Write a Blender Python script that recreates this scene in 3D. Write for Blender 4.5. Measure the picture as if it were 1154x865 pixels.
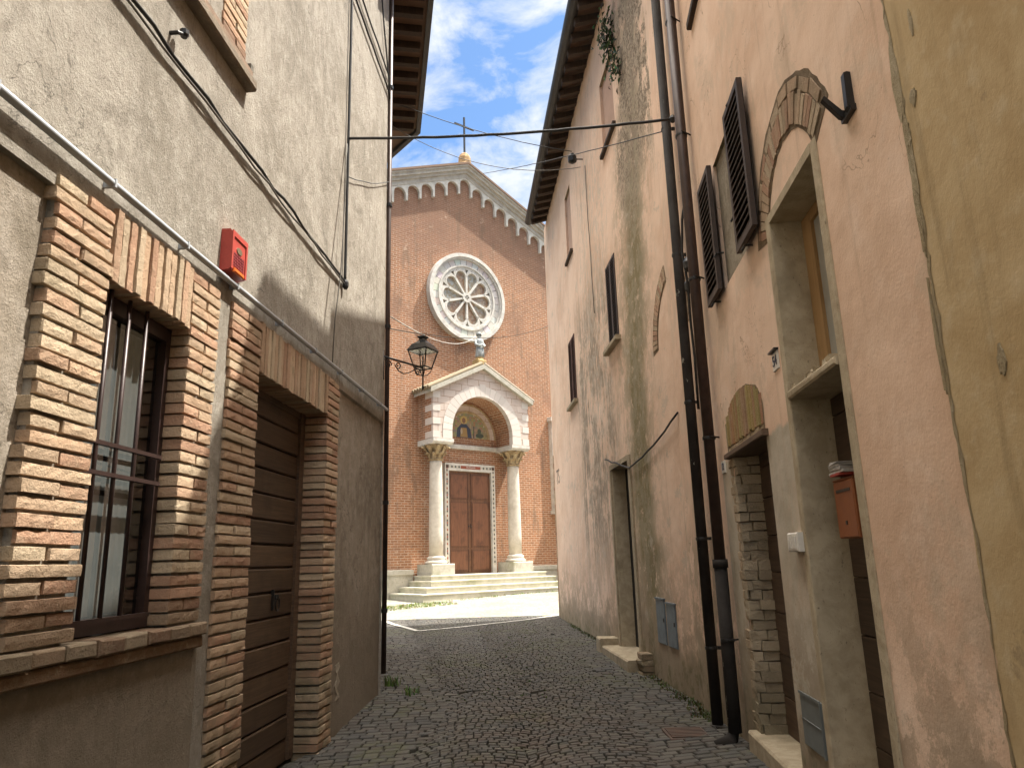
import bpy, math, random
from mathutils import Vector, Matrix
for o in list(bpy.data.objects): bpy.data.objects.remove(o, do_unlink=True)
SC = bpy.context.scene; COL = SC.collection
R = random.Random(7)

# ------------------------------------------------------------------ camera
PITCH, ROLL, FPX = 0.236573, 0.028907, 829.8
cam = bpy.data.cameras.new('camera'); co = bpy.data.objects.new('camera', cam); COL.objects.link(co)
cp, sp, cr, sr = math.cos(PITCH), math.sin(PITCH), math.cos(ROLL), math.sin(ROLL)
M = Matrix(((1,0,0),(0,sp,cp),(0,-cp,sp))) @ Matrix(((cr,-sr,0),(sr,cr,0),(0,0,1)))
right, down, fwd = M.col[0], M.col[1], M.col[2]
mw = Matrix((( right.x,-down.x,-fwd.x,0),(right.y,-down.y,-fwd.y,0),(right.z,-down.z,-fwd.z,1.6),(0,0,0,1)))
co.matrix_world = mw
cam.sensor_width = 36; cam.lens = FPX/1154*36; cam.clip_end = 600; cam.clip_start = 0.05
SC.camera = co

# ------------------------------------------------------------------ sun, sky, exposure
SUN = Vector((1, .30, 2.1)).normalized()
sl = bpy.data.lights.new('sun', 'SUN'); sl.energy = 3.05; sl.angle = math.radians(.6); sl.color = (1, .95, .86)
so = bpy.data.objects.new('sun', sl); COL.objects.link(so)
so.rotation_euler = SUN.to_track_quat('Z', 'Y').to_euler(); so.location = (20, 5, 40)
W = bpy.data.worlds.new('World'); SC.world = W; W.use_nodes = True
nt = W.node_tree; nt.nodes.clear()
wo = nt.nodes.new('ShaderNodeOutputWorld'); bg = nt.nodes.new('ShaderNodeBackground')
sky = nt.nodes.new('ShaderNodeTexSky'); sky.sky_type = 'NISHITA'; sky.sun_disc = False
sky.sun_elevation = math.asin(SUN.z); sky.sun_rotation = math.atan2(SUN.x, SUN.y)
sky.air_density = 1.25; sky.dust_density = 1.0; sky.ozone_density = 2.0
tc = nt.nodes.new('ShaderNodeTexCoord')
mp = nt.nodes.new('ShaderNodeMapping'); mp.inputs['Location'].default_value = (3.35, 1.2, .4); mp.inputs['Scale'].default_value = (1, 1, 1.9)
nz = nt.nodes.new('ShaderNodeTexNoise'); nz.inputs['Scale'].default_value = 8.5; nz.inputs['Detail'].default_value = 10; nz.inputs['Roughness'].default_value = .6; nz.inputs['Distortion'].default_value = .35
rp = nt.nodes.new('ShaderNodeValToRGB'); rp.color_ramp.elements[0].position = .41; rp.color_ramp.elements[1].position = .62
rp.color_ramp.elements[0].color = (.06,.06,.06,1)
def wmix(mode, fac, a, b):
    k = nt.nodes.new('ShaderNodeMix'); k.data_type = 'RGBA'; k.blend_type = mode
    for q, v in ((0, fac), (6, a), (7, b)):
        if hasattr(v, 'links'): nt.links.new(v, k.inputs[q])
        elif isinstance(v, tuple): k.inputs[q].default_value = (*v, 1)
        else: k.inputs[q].default_value = v
    return k.outputs[2]
L_ = nt.links.new
L_(tc.outputs['Generated'], mp.inputs[0]); L_(mp.outputs[0], nz.inputs['Vector']); L_(nz.outputs[0], rp.inputs[0])
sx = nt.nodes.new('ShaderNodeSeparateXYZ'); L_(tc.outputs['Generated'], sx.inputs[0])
hi = nt.nodes.new('ShaderNodeMapRange'); hi.interpolation_type = 'SMOOTHSTEP'; hi.inputs[1].default_value = .72; hi.inputs[2].default_value = .90; L_(sx.outputs[2], hi.inputs[0])   # bright zenith band, added out of frame as fill light for the shaded walls
blue = wmix('MULTIPLY', 1.0, sky.outputs[0], (.21, .29, .365))
low = wmix('MIX', rp.outputs[0], blue, (1.6, 1.69, 1.8))
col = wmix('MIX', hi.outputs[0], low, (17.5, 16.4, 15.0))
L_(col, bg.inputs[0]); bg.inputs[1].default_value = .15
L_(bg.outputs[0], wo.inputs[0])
SC.view_settings.view_transform = 'Standard'; SC.view_settings.look = 'None'; SC.view_settings.gamma = 1
SC.view_settings.use_curve_mapping = False; SC.view_settings.exposure = 2.0
SC.render.engine = 'CYCLES'

# ------------------------------------------------------------------ materials
class Mt:
    def __init__(s, name, rough=.85, spec=.3, metal=0):
        s.m = bpy.data.materials.new(name); s.m.use_nodes = True; s.t = s.m.node_tree
        s.b = s.t.nodes['Principled BSDF']; s.b.inputs['Roughness'].default_value = rough
        s.b.inputs['Specular IOR Level'].default_value = spec; s.b.inputs['Metallic'].default_value = metal
        s.geo = s.t.nodes.new('ShaderNodeNewGeometry'); s.tc = s.t.nodes.new('ShaderNodeTexCoord')
        s.pos = s.geo.outputs['Position']; s.uv = s.tc.outputs['UV']
    def n(s, t): return s.t.nodes.new(t)
    def l(s, a, b): s.t.links.new(a, b)
    def val(s, inp, v):
        if hasattr(v, 'links'): s.l(v, inp)
        elif isinstance(v, tuple) and len(v) == 3: inp.default_value = (*v, 1)
        else: inp.default_value = v
    def map(s, v, sc, loc=(0,0,0), rot=(0,0,0)):
        m = s.n('ShaderNodeMapping'); s.l(v, m.inputs[0]); m.inputs['Scale'].default_value = sc; m.inputs['Location'].default_value = loc; m.inputs['Rotation'].default_value = rot; return m.outputs[0]
    def noise(s, sc, det=5, ro=.6, v=None, dist=0):
        k = s.n('ShaderNodeTexNoise'); s.l(v or s.pos, k.inputs['Vector']); k.inputs['Scale'].default_value = sc; k.inputs['Detail'].default_value = det; k.inputs['Roughness'].default_value = ro; k.inputs['Distortion'].default_value = dist; return k.outputs[0]
    def voro(s, sc, feat='F1', v=None):
        k = s.n('ShaderNodeTexVoronoi'); s.l(v or s.pos, k.inputs['Vector']); k.inputs['Scale'].default_value = sc; k.feature = feat; return k
    def ramp(s, f, a, b, c0=(0,0,0), c1=(1,1,1)):
        k = s.n('ShaderNodeMapRange'); s.l(f, k.inputs[0]); k.inputs[1].default_value = a; k.inputs[2].default_value = b; k.interpolation_type = 'SMOOTHSTEP'; return k.outputs[0]
    def mix(s, f, a, b, mode='MIX'):
        k = s.n('ShaderNodeMix'); k.data_type = 'RGBA'; k.blend_type = mode; s.val(k.inputs[0], f); s.val(k.inputs[6], a); s.val(k.inputs[7], b); return k.outputs[2]
    def math(s, op, a, b=0.0, c=None):
        k = s.n('ShaderNodeMath'); k.operation = op; s.val(k.inputs[0], a); s.val(k.inputs[1], b)
        if c is not None: s.val(k.inputs[2], c)
        return k.outputs[0]
    def sep(s, v):
        k = s.n('ShaderNodeSeparateXYZ'); s.l(v, k.inputs[0]); return k.outputs
    def band(s, x, c, h, soft):          # 1 inside |x-c|<h, soft edge
        d = s.math('ABSOLUTE', s.math('SUBTRACT', x, c)); return s.math('SUBTRACT', 1.0, s.ramp(d, h - soft, h + soft))
    def attr(s):
        k = s.n('ShaderNodeAttribute'); k.attribute_name = 'Col'; return k.outputs[0]
    def bump(s, h, strength=.5, dist=.02, prev=None):
        k = s.n('ShaderNodeBump'); s.l(h, k.inputs['Height']); k.inputs['Strength'].default_value = strength; k.inputs['Distance'].default_value = dist
        if prev: s.l(prev, k.inputs['Normal'])
        return k.outputs[0]
    def fin(s, col, bump=None, rough=None):
        s.val(s.b.inputs['Base Color'], col)
        if bump: s.l(bump, s.b.inputs['Normal'])
        if rough is not None: s.val(s.b.inputs['Roughness'], rough)
        return s.m

def stucco(name, c, dark, light, coarse=1.0, damp=None):
    m = Mt(name, .95, .15)
    big = m.noise(.9, 6, .62, dist=.6); mid = m.noise(5.5, 8, .72); fine = m.noise(85, 5, .75)
    col = m.mix(m.ramp(big, .36, .66), dark, c); col = m.mix(m.math('MULTIPLY', m.ramp(mid, .45, .72), .7), col, light)
    st = m.noise(3.2, 6, .66, m.map(m.pos, (1.3, 1.3, .18)))
    col = m.mix(m.math('MULTIPLY', m.ramp(st, .52, .78), .42), col, dark)
    pits = m.noise(30, 6, .78); col = m.mix(m.math('MULTIPLY', m.ramp(pits, .56, .70), .6), col, tuple(x*.45 for x in dark)); col = m.mix(m.math('MULTIPLY', m.ramp(fine, .5, .72), .35), col, light); blot = m.noise(2.1, 6, .7, dist=.8); col = m.mix(m.math('MULTIPLY', m.ramp(blot, .52, .66), .6), col, tuple(x*.78 for x in dark)); spl = m.noise(9, 8, .8); col = m.mix(m.math('MULTIPLY', m.ramp(spl, .53, .62), .32), col, tuple(x*.72 for x in dark)); col = m.mix(m.math('MULTIPLY', m.ramp(spl, .47, .38), .4), col, light)
    cr_ = m.math('MULTIPLY', m.band(m.noise(.8, 5, .6, dist=1.2), .5, .0022, .002), m.ramp(m.noise(.9, 3, .5), .50, .58)); col = m.mix(m.math('MULTIPLY', cr_, .7), col, tuple(x*.4 for x in dark))
    dr = m.math('MULTIPLY', m.ramp(m.noise(5.5, 6, .7, m.map(m.pos, (1.2, 1.2, .07))), .57, .68), m.ramp(m.noise(.7, 4, .6), .46, .6)); col = m.mix(m.math('MULTIPLY', dr, .55), col, tuple(x*.62 for x in dark))
    if damp:
        z = m.sep(m.uv)[1]; zz = m.math('ADD', z, m.math('MULTIPLY', m.noise(1.6, 5, .6), -1.3))
        dmp = m.math('SUBTRACT', 1.0, m.ramp(zz, -.2, 1.1)); col = m.mix(m.math('MULTIPLY', dmp, .75), col, damp)
    b = m.bump(mid, .30*coarse, .05); b = m.bump(fine, .75*coarse, .014, b); b = m.bump(pits, .6*coarse, .022, b)
    tro = m.noise(6, 3, .5, m.map(m.pos, (2.2, 2.2, .6), rot=(.5,.3,0))); b = m.bump(tro, .25*coarse, .04, b)
    return m.fin(col, b)

def pink(name, far):
    m = Mt(name, .93, .15); u, z, _ = m.sep(m.uv)
    big = m.noise(.7, 6, .62, dist=.5); mid = m.noise(4.0, 7, .66)
    col = m.mix(m.ramp(big, .36, .64), (.665,.465,.335), (.76,.565,.43)); col = m.mix(m.math('MULTIPLY', m.ramp(mid, .5, .72), .6), col, (.78,.61,.49))
    wob = m.math('MULTIPLY', m.math('SUBTRACT', m.noise(1.3, 5, .65), .5), 1.6)
    uu = m.math('ADD', u, wob)
    stk = m.noise(3.0, 7, .7, m.map(m.pos, (2.4, 2.4, .12))); spk = m.noise(9, 6, .72, m.map(m.pos, (1, 1, .5)))
    if far:
        # grey weather stains in vertical runs
        g1 = m.math('MULTIPLY', m.band(uu, 13.9, 1.75, .5), m.ramp(m.math('ADD', stk, m.math('MULTIPLY', m.math('SUBTRACT', m.noise(7, 6, .75), .5), .5)), .38, .50)); g1 = m.math('MULTIPLY', g1, m.band(z, 4.2, 2.6, 1.0)); g1 = m.math('MULTIPLY', g1, m.ramp(m.noise(1.1, 7, .72), .40, .52))
        col = m.mix(m.math('MULTIPLY', g1, .8), col, m.mix(m.ramp(mid, .4, .6), (.16,.14,.105), (.28,.24,.185)))
        lt = m.math('MULTIPLY', m.band(uu, 13.4, 1.4, .5), m.math('MULTIPLY', m.ramp(spk, .48, .58), m.band(z, 6.5, 3.4, 1.5))); col = m.mix(m.math('MULTIPLY', lt, .6), col, (.50,.44,.36))
        u2 = m.math('ADD', m.math('ADD', u, m.math('MULTIPLY', m.math('MAXIMUM', m.math('SUBTRACT', z, 4.0), 0.0), .2)), m.math('MULTIPLY', m.math('SUBTRACT', m.noise(.8, 5, .6), .5), 1.3))
        g2 = m.math('MULTIPLY', m.band(u2, 10.6, .55, .3), m.ramp(m.noise(5, 8, .82), .34, .47)); g2 = m.math('MULTIPLY', g2, m.ramp(z, -.2, 1.2))
        col = m.mix(m.math('MULTIPLY', g2, .9), col, m.mix(m.ramp(z, 5.5, 8.0), (.17,.15,.068), (.19,.155,.11)))
        g3 = m.math('MULTIPLY', m.band(u2, 10.7, 1.0, .6), m.ramp(m.noise(3.3, 8, .78), .45, .54)); col = m.mix(m.math('MULTIPLY', g3, .65), col, (.32,.275,.19)); wear = m.math('MULTIPLY', m.ramp(m.noise(2.6, 8, .76, dist=.4), .57, .62), .55); col = m.mix(wear, col, (.47,.41,.33))
        dk = m.math('MULTIPLY', m.ramp(stk, .52, .70), .45); col = m.mix(dk, col, (.42,.30,.21))
        pl = m.math('MULTIPLY', m.band(u2, 10.4, 1.1, .3), m.math('MULTIPLY', m.ramp(m.noise(2.1, 8, .76), .47, .50), m.ramp(z, 6.2, 8.0))); col = m.mix(pl, col, m.mix(m.ramp(m.noise(16, 6, .75), .42, .58), (.15,.115,.08), (.38,.31,.23)))
    else:
        # newer grey render low between the pipe and the portal
        zz = m.math('ADD', z, m.math('MULTIPLY', m.math('SUBTRACT', m.noise(6, 4, .6), .5), .10))
        gp = m.math('MULTIPLY', m.band(u, 5.50, 1.09, .015), m.math('SUBTRACT', 1.0, m.ramp(zz, 2.36, 2.40)))
        col = m.mix(gp, col, m.mix(m.ramp(mid, .35, .65), (.42,.37,.29), (.50,.445,.36)))
        pat = m.math('MULTIPLY', m.band(u, 7.9, 1.2, .4), m.math('MULTIPLY', m.ramp(m.noise(2.0, 8, .74), .48, .51), m.band(z, .8, 1.0, .3))); col = m.mix(m.math('MULTIPLY', pat, .75), col, (.36,.28,.19)); fade = m.math('MULTIPLY', m.ramp(m.noise(1.2, 7, .7, dist=.5), .52, .60), .45); col = m.mix(fade, col, (.55,.44,.335))
        dk = m.math('MULTIPLY', m.ramp(stk, .54, .72), .45); col = m.mix(dk, col, (.43,.30,.21))
        sc = m.math('MULTIPLY', m.band(m.noise(1.1, 4, .6, dist=1.5), .5, .004, .004), m.ramp(m.noise(1.7, 2, .5), .52, .6)); col = m.mix(m.math('MULTIPLY', sc, .6), col, (.28,.18,.12))
    z2 = m.math('ADD', z, m.math('MULTIPLY', m.math('SUBTRACT', m.noise(1.9, 6, .7), .5), 1.3))
    dm = m.math('SUBTRACT', 1.0, m.ramp(z2, .15, .95)); col = m.mix(m.math('MULTIPLY', dm, .88), col, m.mix(m.ramp(m.noise(6,5,.7),.4,.6),(.20,.165,.105),(.105,.10,.045)))
    dm2 = m.math('MULTIPLY', m.math('SUBTRACT', 1.0, m.ramp(z2, .5, 1.9)), m.ramp(m.noise(2.8, 8, .78), .46, .52)); col = m.mix(m.math('MULTIPLY', dm2, .65), col, (.30,.235,.165))
    col = m.mix(m.math('MULTIPLY', m.ramp(m.noise(34, 3, .6), .68, .75), .5), col, (.27,.19,.14))
    b = m.bump(mid, .2, .02); b = m.bump(m.noise(55, 4, .7), .28, .007, b); b = m.bump(m.noise(1.5, 3, .5), .3, .10, b)
    return m.fin(col, b)

def ochre():
    m = Mt('ochre_plaster', .93, .15); big = m.noise(1.6, 7, .66, dist=.5); mid = m.noise(8, 6, .66); st = m.noise(4, 6, .65, m.map(m.pos, (2, 2, .22)))
    col = m.mix(m.ramp(big, .34, .66), (.42,.30,.155), (.54,.415,.245)); col = m.mix(m.math('MULTIPLY', m.ramp(mid, .5, .72), .6), col, (.55,.45,.30))
    col = m.mix(m.math('MULTIPLY', m.ramp(st, .52, .70), .5), col, (.29,.215,.115))
    col = m.mix(m.math('MULTIPLY', m.ramp(m.noise(2.3, 6, .7, dist=.4), .62, .66), .7), col, (.33,.25,.15))
    b = m.bump(mid, .14, .02); b = m.bump(m.noise(60, 4, .7), .25, .006, b); sc = m.math('MULTIPLY', m.ramp(m.noise(18, 5, .75), .66, .72), .6); return m.fin(m.mix(sc, col, (.58,.48,.33)), b)

def bricks_geo():
    m = Mt('weathered_brick', .92, .15); a = m.attr(); n1 = m.noise(14, 7, .7); n2 = m.noise(60, 5, .75)
    col = m.mix(m.math('MULTIPLY', m.ramp(n1, .46, .76), .35), a, (.50,.42,.30)); col = m.mix(m.math('MULTIPLY', m.ramp(n2, .55, .72), .45), col, (.24,.165,.11)); z = m.sep(m.pos)[2]; mo = m.math('MULTIPLY', m.math('SUBTRACT', 1.0, m.ramp(z, .1, 1.7)), m.ramp(m.noise(3.5, 6, .7), .38, .56)); col = m.mix(m.math('MULTIPLY', mo, .65), col, (.17,.15,.095))
    col = m.mix(m.math('MULTIPLY', m.ramp(m.noise(2.2, 6, .7), .56, .68), .5), col, (.24,.20,.13))
    b = m.bump(n1, .8, .025); b = m.bump(n2, .9, .012, b); return m.fin(col, b)

def church_brick():
    m = Mt('church_brick', .92, .12)
    t = m.n('ShaderNodeTexBrick'); m.l(m.uv, t.inputs['Vector']); t.inputs['Scale'].default_value = 1
    t.inputs['Brick Width'].default_value = .29; t.inputs['Row Height'].default_value = .092; t.inputs['Mortar Size'].default_value = .013; t.inputs['Mortar Smooth'].default_value = .3
    t.inputs['Color1'].default_value = (.34,.15,.075,1); t.inputs['Color2'].default_value = (.215,.095,.05,1); t.inputs['Mortar'].default_value = (.47,.38,.29,1); t.inputs['Bias'].default_value = -.1
    big = m.noise(.55, 6, .65, dist=.4); st = m.noise(1.4, 6, .7, m.map(m.pos, (1.6,1.6,.3))); fine = m.noise(6, 6, .78, m.map(m.uv, (1.2, 4.5, 1))); zt = m.math('ADD', m.sep(m.uv)[1], m.math('MULTIPLY', m.noise(.6, 5, .6), 3.0))
    col = m.mix(m.math('MULTIPLY', m.ramp(fine, .40, .7), .75), t.outputs[0], (.45,.25,.14)); col = m.mix(m.math('MULTIPLY', m.ramp(zt, 13.8, 17.0), .6), col, (.19,.115,.085)); dk = m.noise(11, 5, .75, m.map(m.uv, (.7, 1.6, 1))); col = m.mix(m.math('MULTIPLY', m.ramp(dk, .54, .64), .55), col, (.16,.09,.06)); col = m.mix(m.math('MULTIPLY', m.ramp(big, .5, .68), .5), col, (.22,.13,.09))
    col = m.mix(m.math('MULTIPLY', m.ramp(st, .53, .66), .55), col, (.17,.12,.085)); col = m.mix(m.math('MULTIPLY', m.ramp(m.noise(3.3,6,.7), .60, .68), .5), col, (.50,.37,.27))
    b = m.bump(t.outputs[1], -.5, .02); b = m.bump(fine, .5, .02, b); return m.fin(col, b)

def stone(name, c, c2, dirt, sc=6, rough=.8, pits=False):
    m = Mt(name, rough, .25); a = m.noise(sc, 7, .66, dist=.5); b_ = m.noise(sc*.3, 5, .6); p = m.noise(sc*7, 5, .72, m.map(m.pos, (1, 1, .45) if pits else (1, 1, 1)))
    col = m.mix(m.ramp(a, .36, .66), c, c2); col = m.mix(m.math('MULTIPLY', m.ramp(b_, .52, .72), .6), col, dirt)
    col = m.mix(m.math('MULTIPLY', m.ramp(p, .60, .70), .75 if pits else .35), col, tuple(x*.5 for x in dirt))
    b = m.bump(a, .4, .02); b = m.bump(p, .5, .008, b); return m.fin(col, b)

def blocks(name, w, h):
    m = Mt(name, .85, .2); t = m.n('ShaderNodeTexBrick'); m.l(m.uv, t.inputs['Vector']); t.inputs['Scale'].default_value = 1
    t.inputs['Brick Width'].default_value = w; t.inputs['Row Height'].default_value = h; t.inputs['Mortar Size'].default_value = .012
    t.inputs['Color1'].default_value = (.55,.475,.42,1); t.inputs['Color2'].default_value = (.50,.415,.355,1); t.inputs['Mortar'].default_value = (.30,.21,.16,1)
    n = m.noise(3, 6, .68); col = m.mix(m.math('MULTIPLY', m.ramp(n, .5, .68), .6), t.outputs[0], (.62,.53,.46))
    return m.fin(col, m.bump(m.noise(20, 5, .7), .4, .01, m.bump(t.outputs[1], -.5, .015)))

def wood(name, c, c2, axis='z', rough=.6):
    m = Mt(name, rough, .35); s = (40, 40, 1.5) if axis == 'z' else (1.5, 40, 1)
    v = m.map(m.pos, s) if axis == 'z' else m.map(m.uv, s)
    g = m.noise(1, 6, .65, v, 1.2); b_ = m.noise(3, 5, .6); col = m.mix(m.ramp(g, .34, .68), c, c2); col = m.mix(m.math('MULTIPLY', m.ramp(b_, .48, .7), .5), col, tuple(x*.5 for x in c))
    a = m.attr(); col = m.mix(1.0, col, a, 'MULTIPLY')
    return m.fin(col, m.bump(g, .35, .004))

def simple(name, c, rough=.6, metal=0, spec=.4, var=.25, sc=9, bump=.15, c2=None):
    m = Mt(name, rough, spec, metal); n = m.noise(sc, 6, .68); col = m.mix(m.ramp(n, .35, .7), c, c2 or tuple(x*(1-var) for x in c))
    return m.fin(col, m.bump(m.noise(sc*6, 4, .7), bump, .004))

def attrmat(name, rough=.85, bump=.5, sc=30, spec=.25, dirt=.35):
    m = Mt(name, rough, spec); a = m.attr(); n = m.noise(sc, 6, .7); col = m.mix(m.math('MULTIPLY', m.ramp(n, .5, .72), dirt), a, tuple([.12,.10,.075]))
    return m.fin(col, m.bump(n, bump, .012))

def cobble():
    m = Mt('cobble_stone', .62, .4); a = m.attr(); n = m.noise(45, 6, .72); g = m.noise(.55, 5, .62, dist=.3)
    col = m.mix(m.math('MULTIPLY', m.ramp(n, .5, .74), .45), a, (.12,.113,.10)); x, y, _ = m.sep(m.pos)
    grn = m.math('MULTIPLY', m.ramp(g, .48, .64), m.ramp(m.noise(7, 5, .7), .42, .62)); col = m.mix(m.math('MULTIPLY', grn, .65), col, (.075,.08,.032))
    rst = m.math('MULTIPLY', m.band(x, .25, .75, .5), m.math('MULTIPLY', m.band(y, 6.0, 3.2, 1.6), m.ramp(m.noise(2.4, 5, .65), .42, .6))); col = m.mix(m.math('MULTIPLY', rst, .22), col, (.11,.062,.042))
    return m.fin(col, m.bump(n, .55, .010), m.math('ADD', .62, m.math('MULTIPLY', n, .35)))

def paving(name, sc):
    m = Mt(name, .85, .25); v = m.map(m.pos, (1, 1, .01), rot=(0, 0, .6)); d = m.voro(sc, 'DISTANCE_TO_EDGE', v); f = m.voro(sc, 'F1', v)
    e = m.ramp(d.outputs[0], .02, .10); tone = m.mix(m.ramp(m.noise(.8, 6, .65), .35, .65), (.205,.193,.168), (.275,.26,.226))
    tint = m.mix(.5, tone, f.outputs[1], 'OVERLAY'); tint = m.mix(.35, tone, tint); g = m.noise(.5, 5, .65)
    col = m.mix(e, (.17,.16,.12), tint); col = m.mix(m.math('MULTIPLY', m.ramp(g, .54, .68), .5), col, (.26,.27,.12))
    return m.fin(col, m.bump(e, .6, .015, m.bump(m.noise(30, 5, .7), .3, .01)))

def flecked(name, c, c2):
    m = Mt(name, .75, .15); n = m.noise(7, 7, .75, m.map(m.pos, (1, 1, .35))); b_ = m.noise(3, 5, .6)
    col = m.mix(m.ramp(b_, .4, .65), c, tuple(x*1.7 for x in c)); col = m.mix(m.ramp(n, .645, .665), col, c2); return m.fin(col, m.bump(n, .2, .004))
MAT = dict(
 grey=stucco('grey_stucco', (.40,.358,.30), (.27,.238,.192), (.48,.44,.375), 1.15), greylow=stucco('grey_stucco_low', (.33,.28,.22), (.22,.185,.14), (.41,.36,.30), .8, (.20,.165,.12)),
 pn=pink('pink_plaster_near', False), pf=pink('pink_plaster_far', True), ochre=ochre(), brick=bricks_geo(), cbrick=church_brick(),
 mortar=stucco('mortar', (.38,.33,.25), (.25,.21,.155), (.47,.42,.34), 1.0),
 trav=stone('travertine', (.46,.385,.27), (.36,.295,.20), (.22,.175,.11), 8, .9, True), jamb=stone('rough_jamb', (.40,.335,.235), (.30,.245,.165), (.22,.18,.12), 9, .95, True),
 marble=stone('white_marble', (.60,.57,.51), (.47,.44,.39), (.30,.28,.23), 4), oldstone=stone('grey_stone', (.46,.43,.36), (.36,.34,.28), (.22,.22,.13), 5, .9, True),
 column=stone('column_stone', (.60,.55,.47), (.50,.45,.37), (.35,.31,.24), 4), carved=stone('carved_stone', (.42,.33,.20), (.30,.21,.11), (.13,.085,.045), 8), pinkblk=blocks('pink_stone_blocks', .55, .28),
 yel=stone('yellow_stone', (.46,.33,.15), (.36,.25,.11), (.20,.16,.07), 6), finst=stone('finial_stone', (.38,.24,.11), (.28,.17,.08), (.24,.17,.09), 5),
 wdark=wood('dark_door_wood', (.075,.047,.03), (.13,.082,.05), 'x', .55), wbrown=wood('brown_door_wood', (.052,.031,.018), (.092,.057,.032), 'x', .55), wred=wood('red_brown_wood', (.115,.052,.025), (.18,.084,.04), 'z', .5), wsoff=wood('rafter_wood', (.042,.028,.020), (.07,.048,.034), 'z', .8), woch=wood('yellow_wood', (.30,.18,.075), (.38,.24,.11), 'z', .6),
 shut=simple('brown_shutter_paint', (.052,.035,.027), .55, var=.3), shutr=simple('red_brown_paint', (.085,.036,.026), .55), shutg=simple('blue_grey_paint', (.14,.17,.19), .6), slate=simple('grey_green_panel', (.15,.165,.16), .55, var=.2, bump=.05),
 iron=simple('dark_iron', (.028,.027,.026), .38, .3), barm=simple('brown_bar_paint', (.042,.024,.021), .4, .1, var=.35), gut=simple('dark_gutter', (.055,.052,.05), .5, .3), pipeb=simple('brown_pipe', (.062,.038,.030), .5, .2, var=.3), piped=flecked('dark_pipe_worn', (.026,.023,.021), (.34,.33,.28)), old_piped=simple('dark_pipe', (.040,.035,.031), .55, .1, c2=(.062,.062,.054), sc=5),
 pvc=simple('grey_plastic', (.36,.38,.40), .45, var=.15, bump=.03), cable=simple('black_cable', (.022,.021,.02), .6), cableg=simple('grey_cable', (.16,.15,.13), .7), cord=simple('pale_cord', (.50,.47,.42), .8),
 red=simple('red_plastic', (.43,.065,.05), .42, var=.18, sc=14, bump=.04), redd=simple('dark_red_mesh', (.21,.028,.035), .6), lens=simple('orange_lens', (.70,.16,.03), .3, var=.1), plaq=simple('bronze_plaque', (.24,.20,.13), .4, .4),
 orange=simple('orange_box_paint', (.27,.088,.030), .5, var=.2), white=simple('white_plastic', (.66,.63,.57), .5, var=.12), paper=simple('newsprint', (.48,.46,.43), .9, var=.35, sc=40), paperr=simple('red_print', (.45,.08,.06), .9), tile=simple('enamel_tile', (.68,.66,.60), .35, var=.1), ink=simple('blue_ink', (.045,.055,.11), .6), inkg=simple('grey_paint', (.16,.14,.12), .8),
 tilec=attrmat('roof_tile', .9, .5, 25), attr=attrmat('mosaic', .6, .1, 20, .3, .15), cob=cobble(), joint=simple('joint_dirt', (.040,.036,.027), .95, var=.4, sc=5, c2=(.045,.05,.022)), piaz=paving('piazza_stone', 9), step=stone('step_stone', (.52,.49,.40), (.42,.40,.31), (.22,.23,.11), 3, .9),
 strip=stone('pale_paving_strip', (.50,.48,.43), (.40,.38,.33), (.25,.24,.19), 6), grass=attrmat('grass_blade', .7, .1), rust=simple('rusty_iron', (.12,.075,.055), .7, .3, c2=(.08,.06,.05)), jointm=stucco('old_mortar', (.23,.17,.105), (.14,.10,.065), (.30,.235,.155), 1.0), curtain=simple('curtain', (.10,.112,.107), .9, var=.15, sc=4), dark=simple('dark_interior', (.012,.011,.010), .9), hood=simple('lantern_hood', (.06,.065,.07), .22, .6, spec=.8, bump=.02), flake=stucco('bared_plaster', (.52,.43,.28), (.40,.31,.18), (.58,.50,.36), 1.2), cornst=stone('cornice_stone', (.47,.43,.37), (.38,.345,.295), (.26,.23,.19), 4), bronze=simple('statue_bronze', (.09,.085,.075), .55, .3, c2=(.30,.33,.32)), statst=stone('statue_stone', (.42,.44,.43), (.30,.32,.31), (.16,.165,.15), 12), farp=simple('blind_wall', (.48,.32,.24), .95, var=.2, sc=2), glaz=simple('grey_pane', (.36,.36,.33), .18, spec=.5, var=.12, sc=2, bump=0))
g = Mt('window_glass', .04, .5); g.b.inputs['Base Color'].default_value = (.9,.93,.93,1)
tr = g.n('ShaderNodeBsdfTransparent'); ms = g.n('ShaderNodeMixShader'); ms.inputs[0].default_value = .22; gl = g.n('ShaderNodeBsdfGlossy'); gl.inputs['Roughness'].default_value = .03
g.l(tr.outputs[0], ms.inputs[1]); g.l(gl.outputs[0], ms.inputs[2]); g.l(ms.outputs[0], g.t.nodes['Material Output'].inputs[0]); MAT['glass'] = g.m
sg = Mt('stained_glass', .25, .5); f = sg.voro(5.5); MAT['sglass'] = sg.fin(sg.mix(sg.ramp(sg.noise(1.3, 4, .6), .4, .6), sg.mix(sg.ramp(sg.noise(9,3,.6), .4, .6), (.34,.23,.13), (.24,.14,.085)), sg.mix(sg.ramp(sg.noise(9,3,.6), .4, .6), (.36,.36,.32), (.30,.24,.15))), sg.bump(f.outputs[0], .5, .02))

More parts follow.
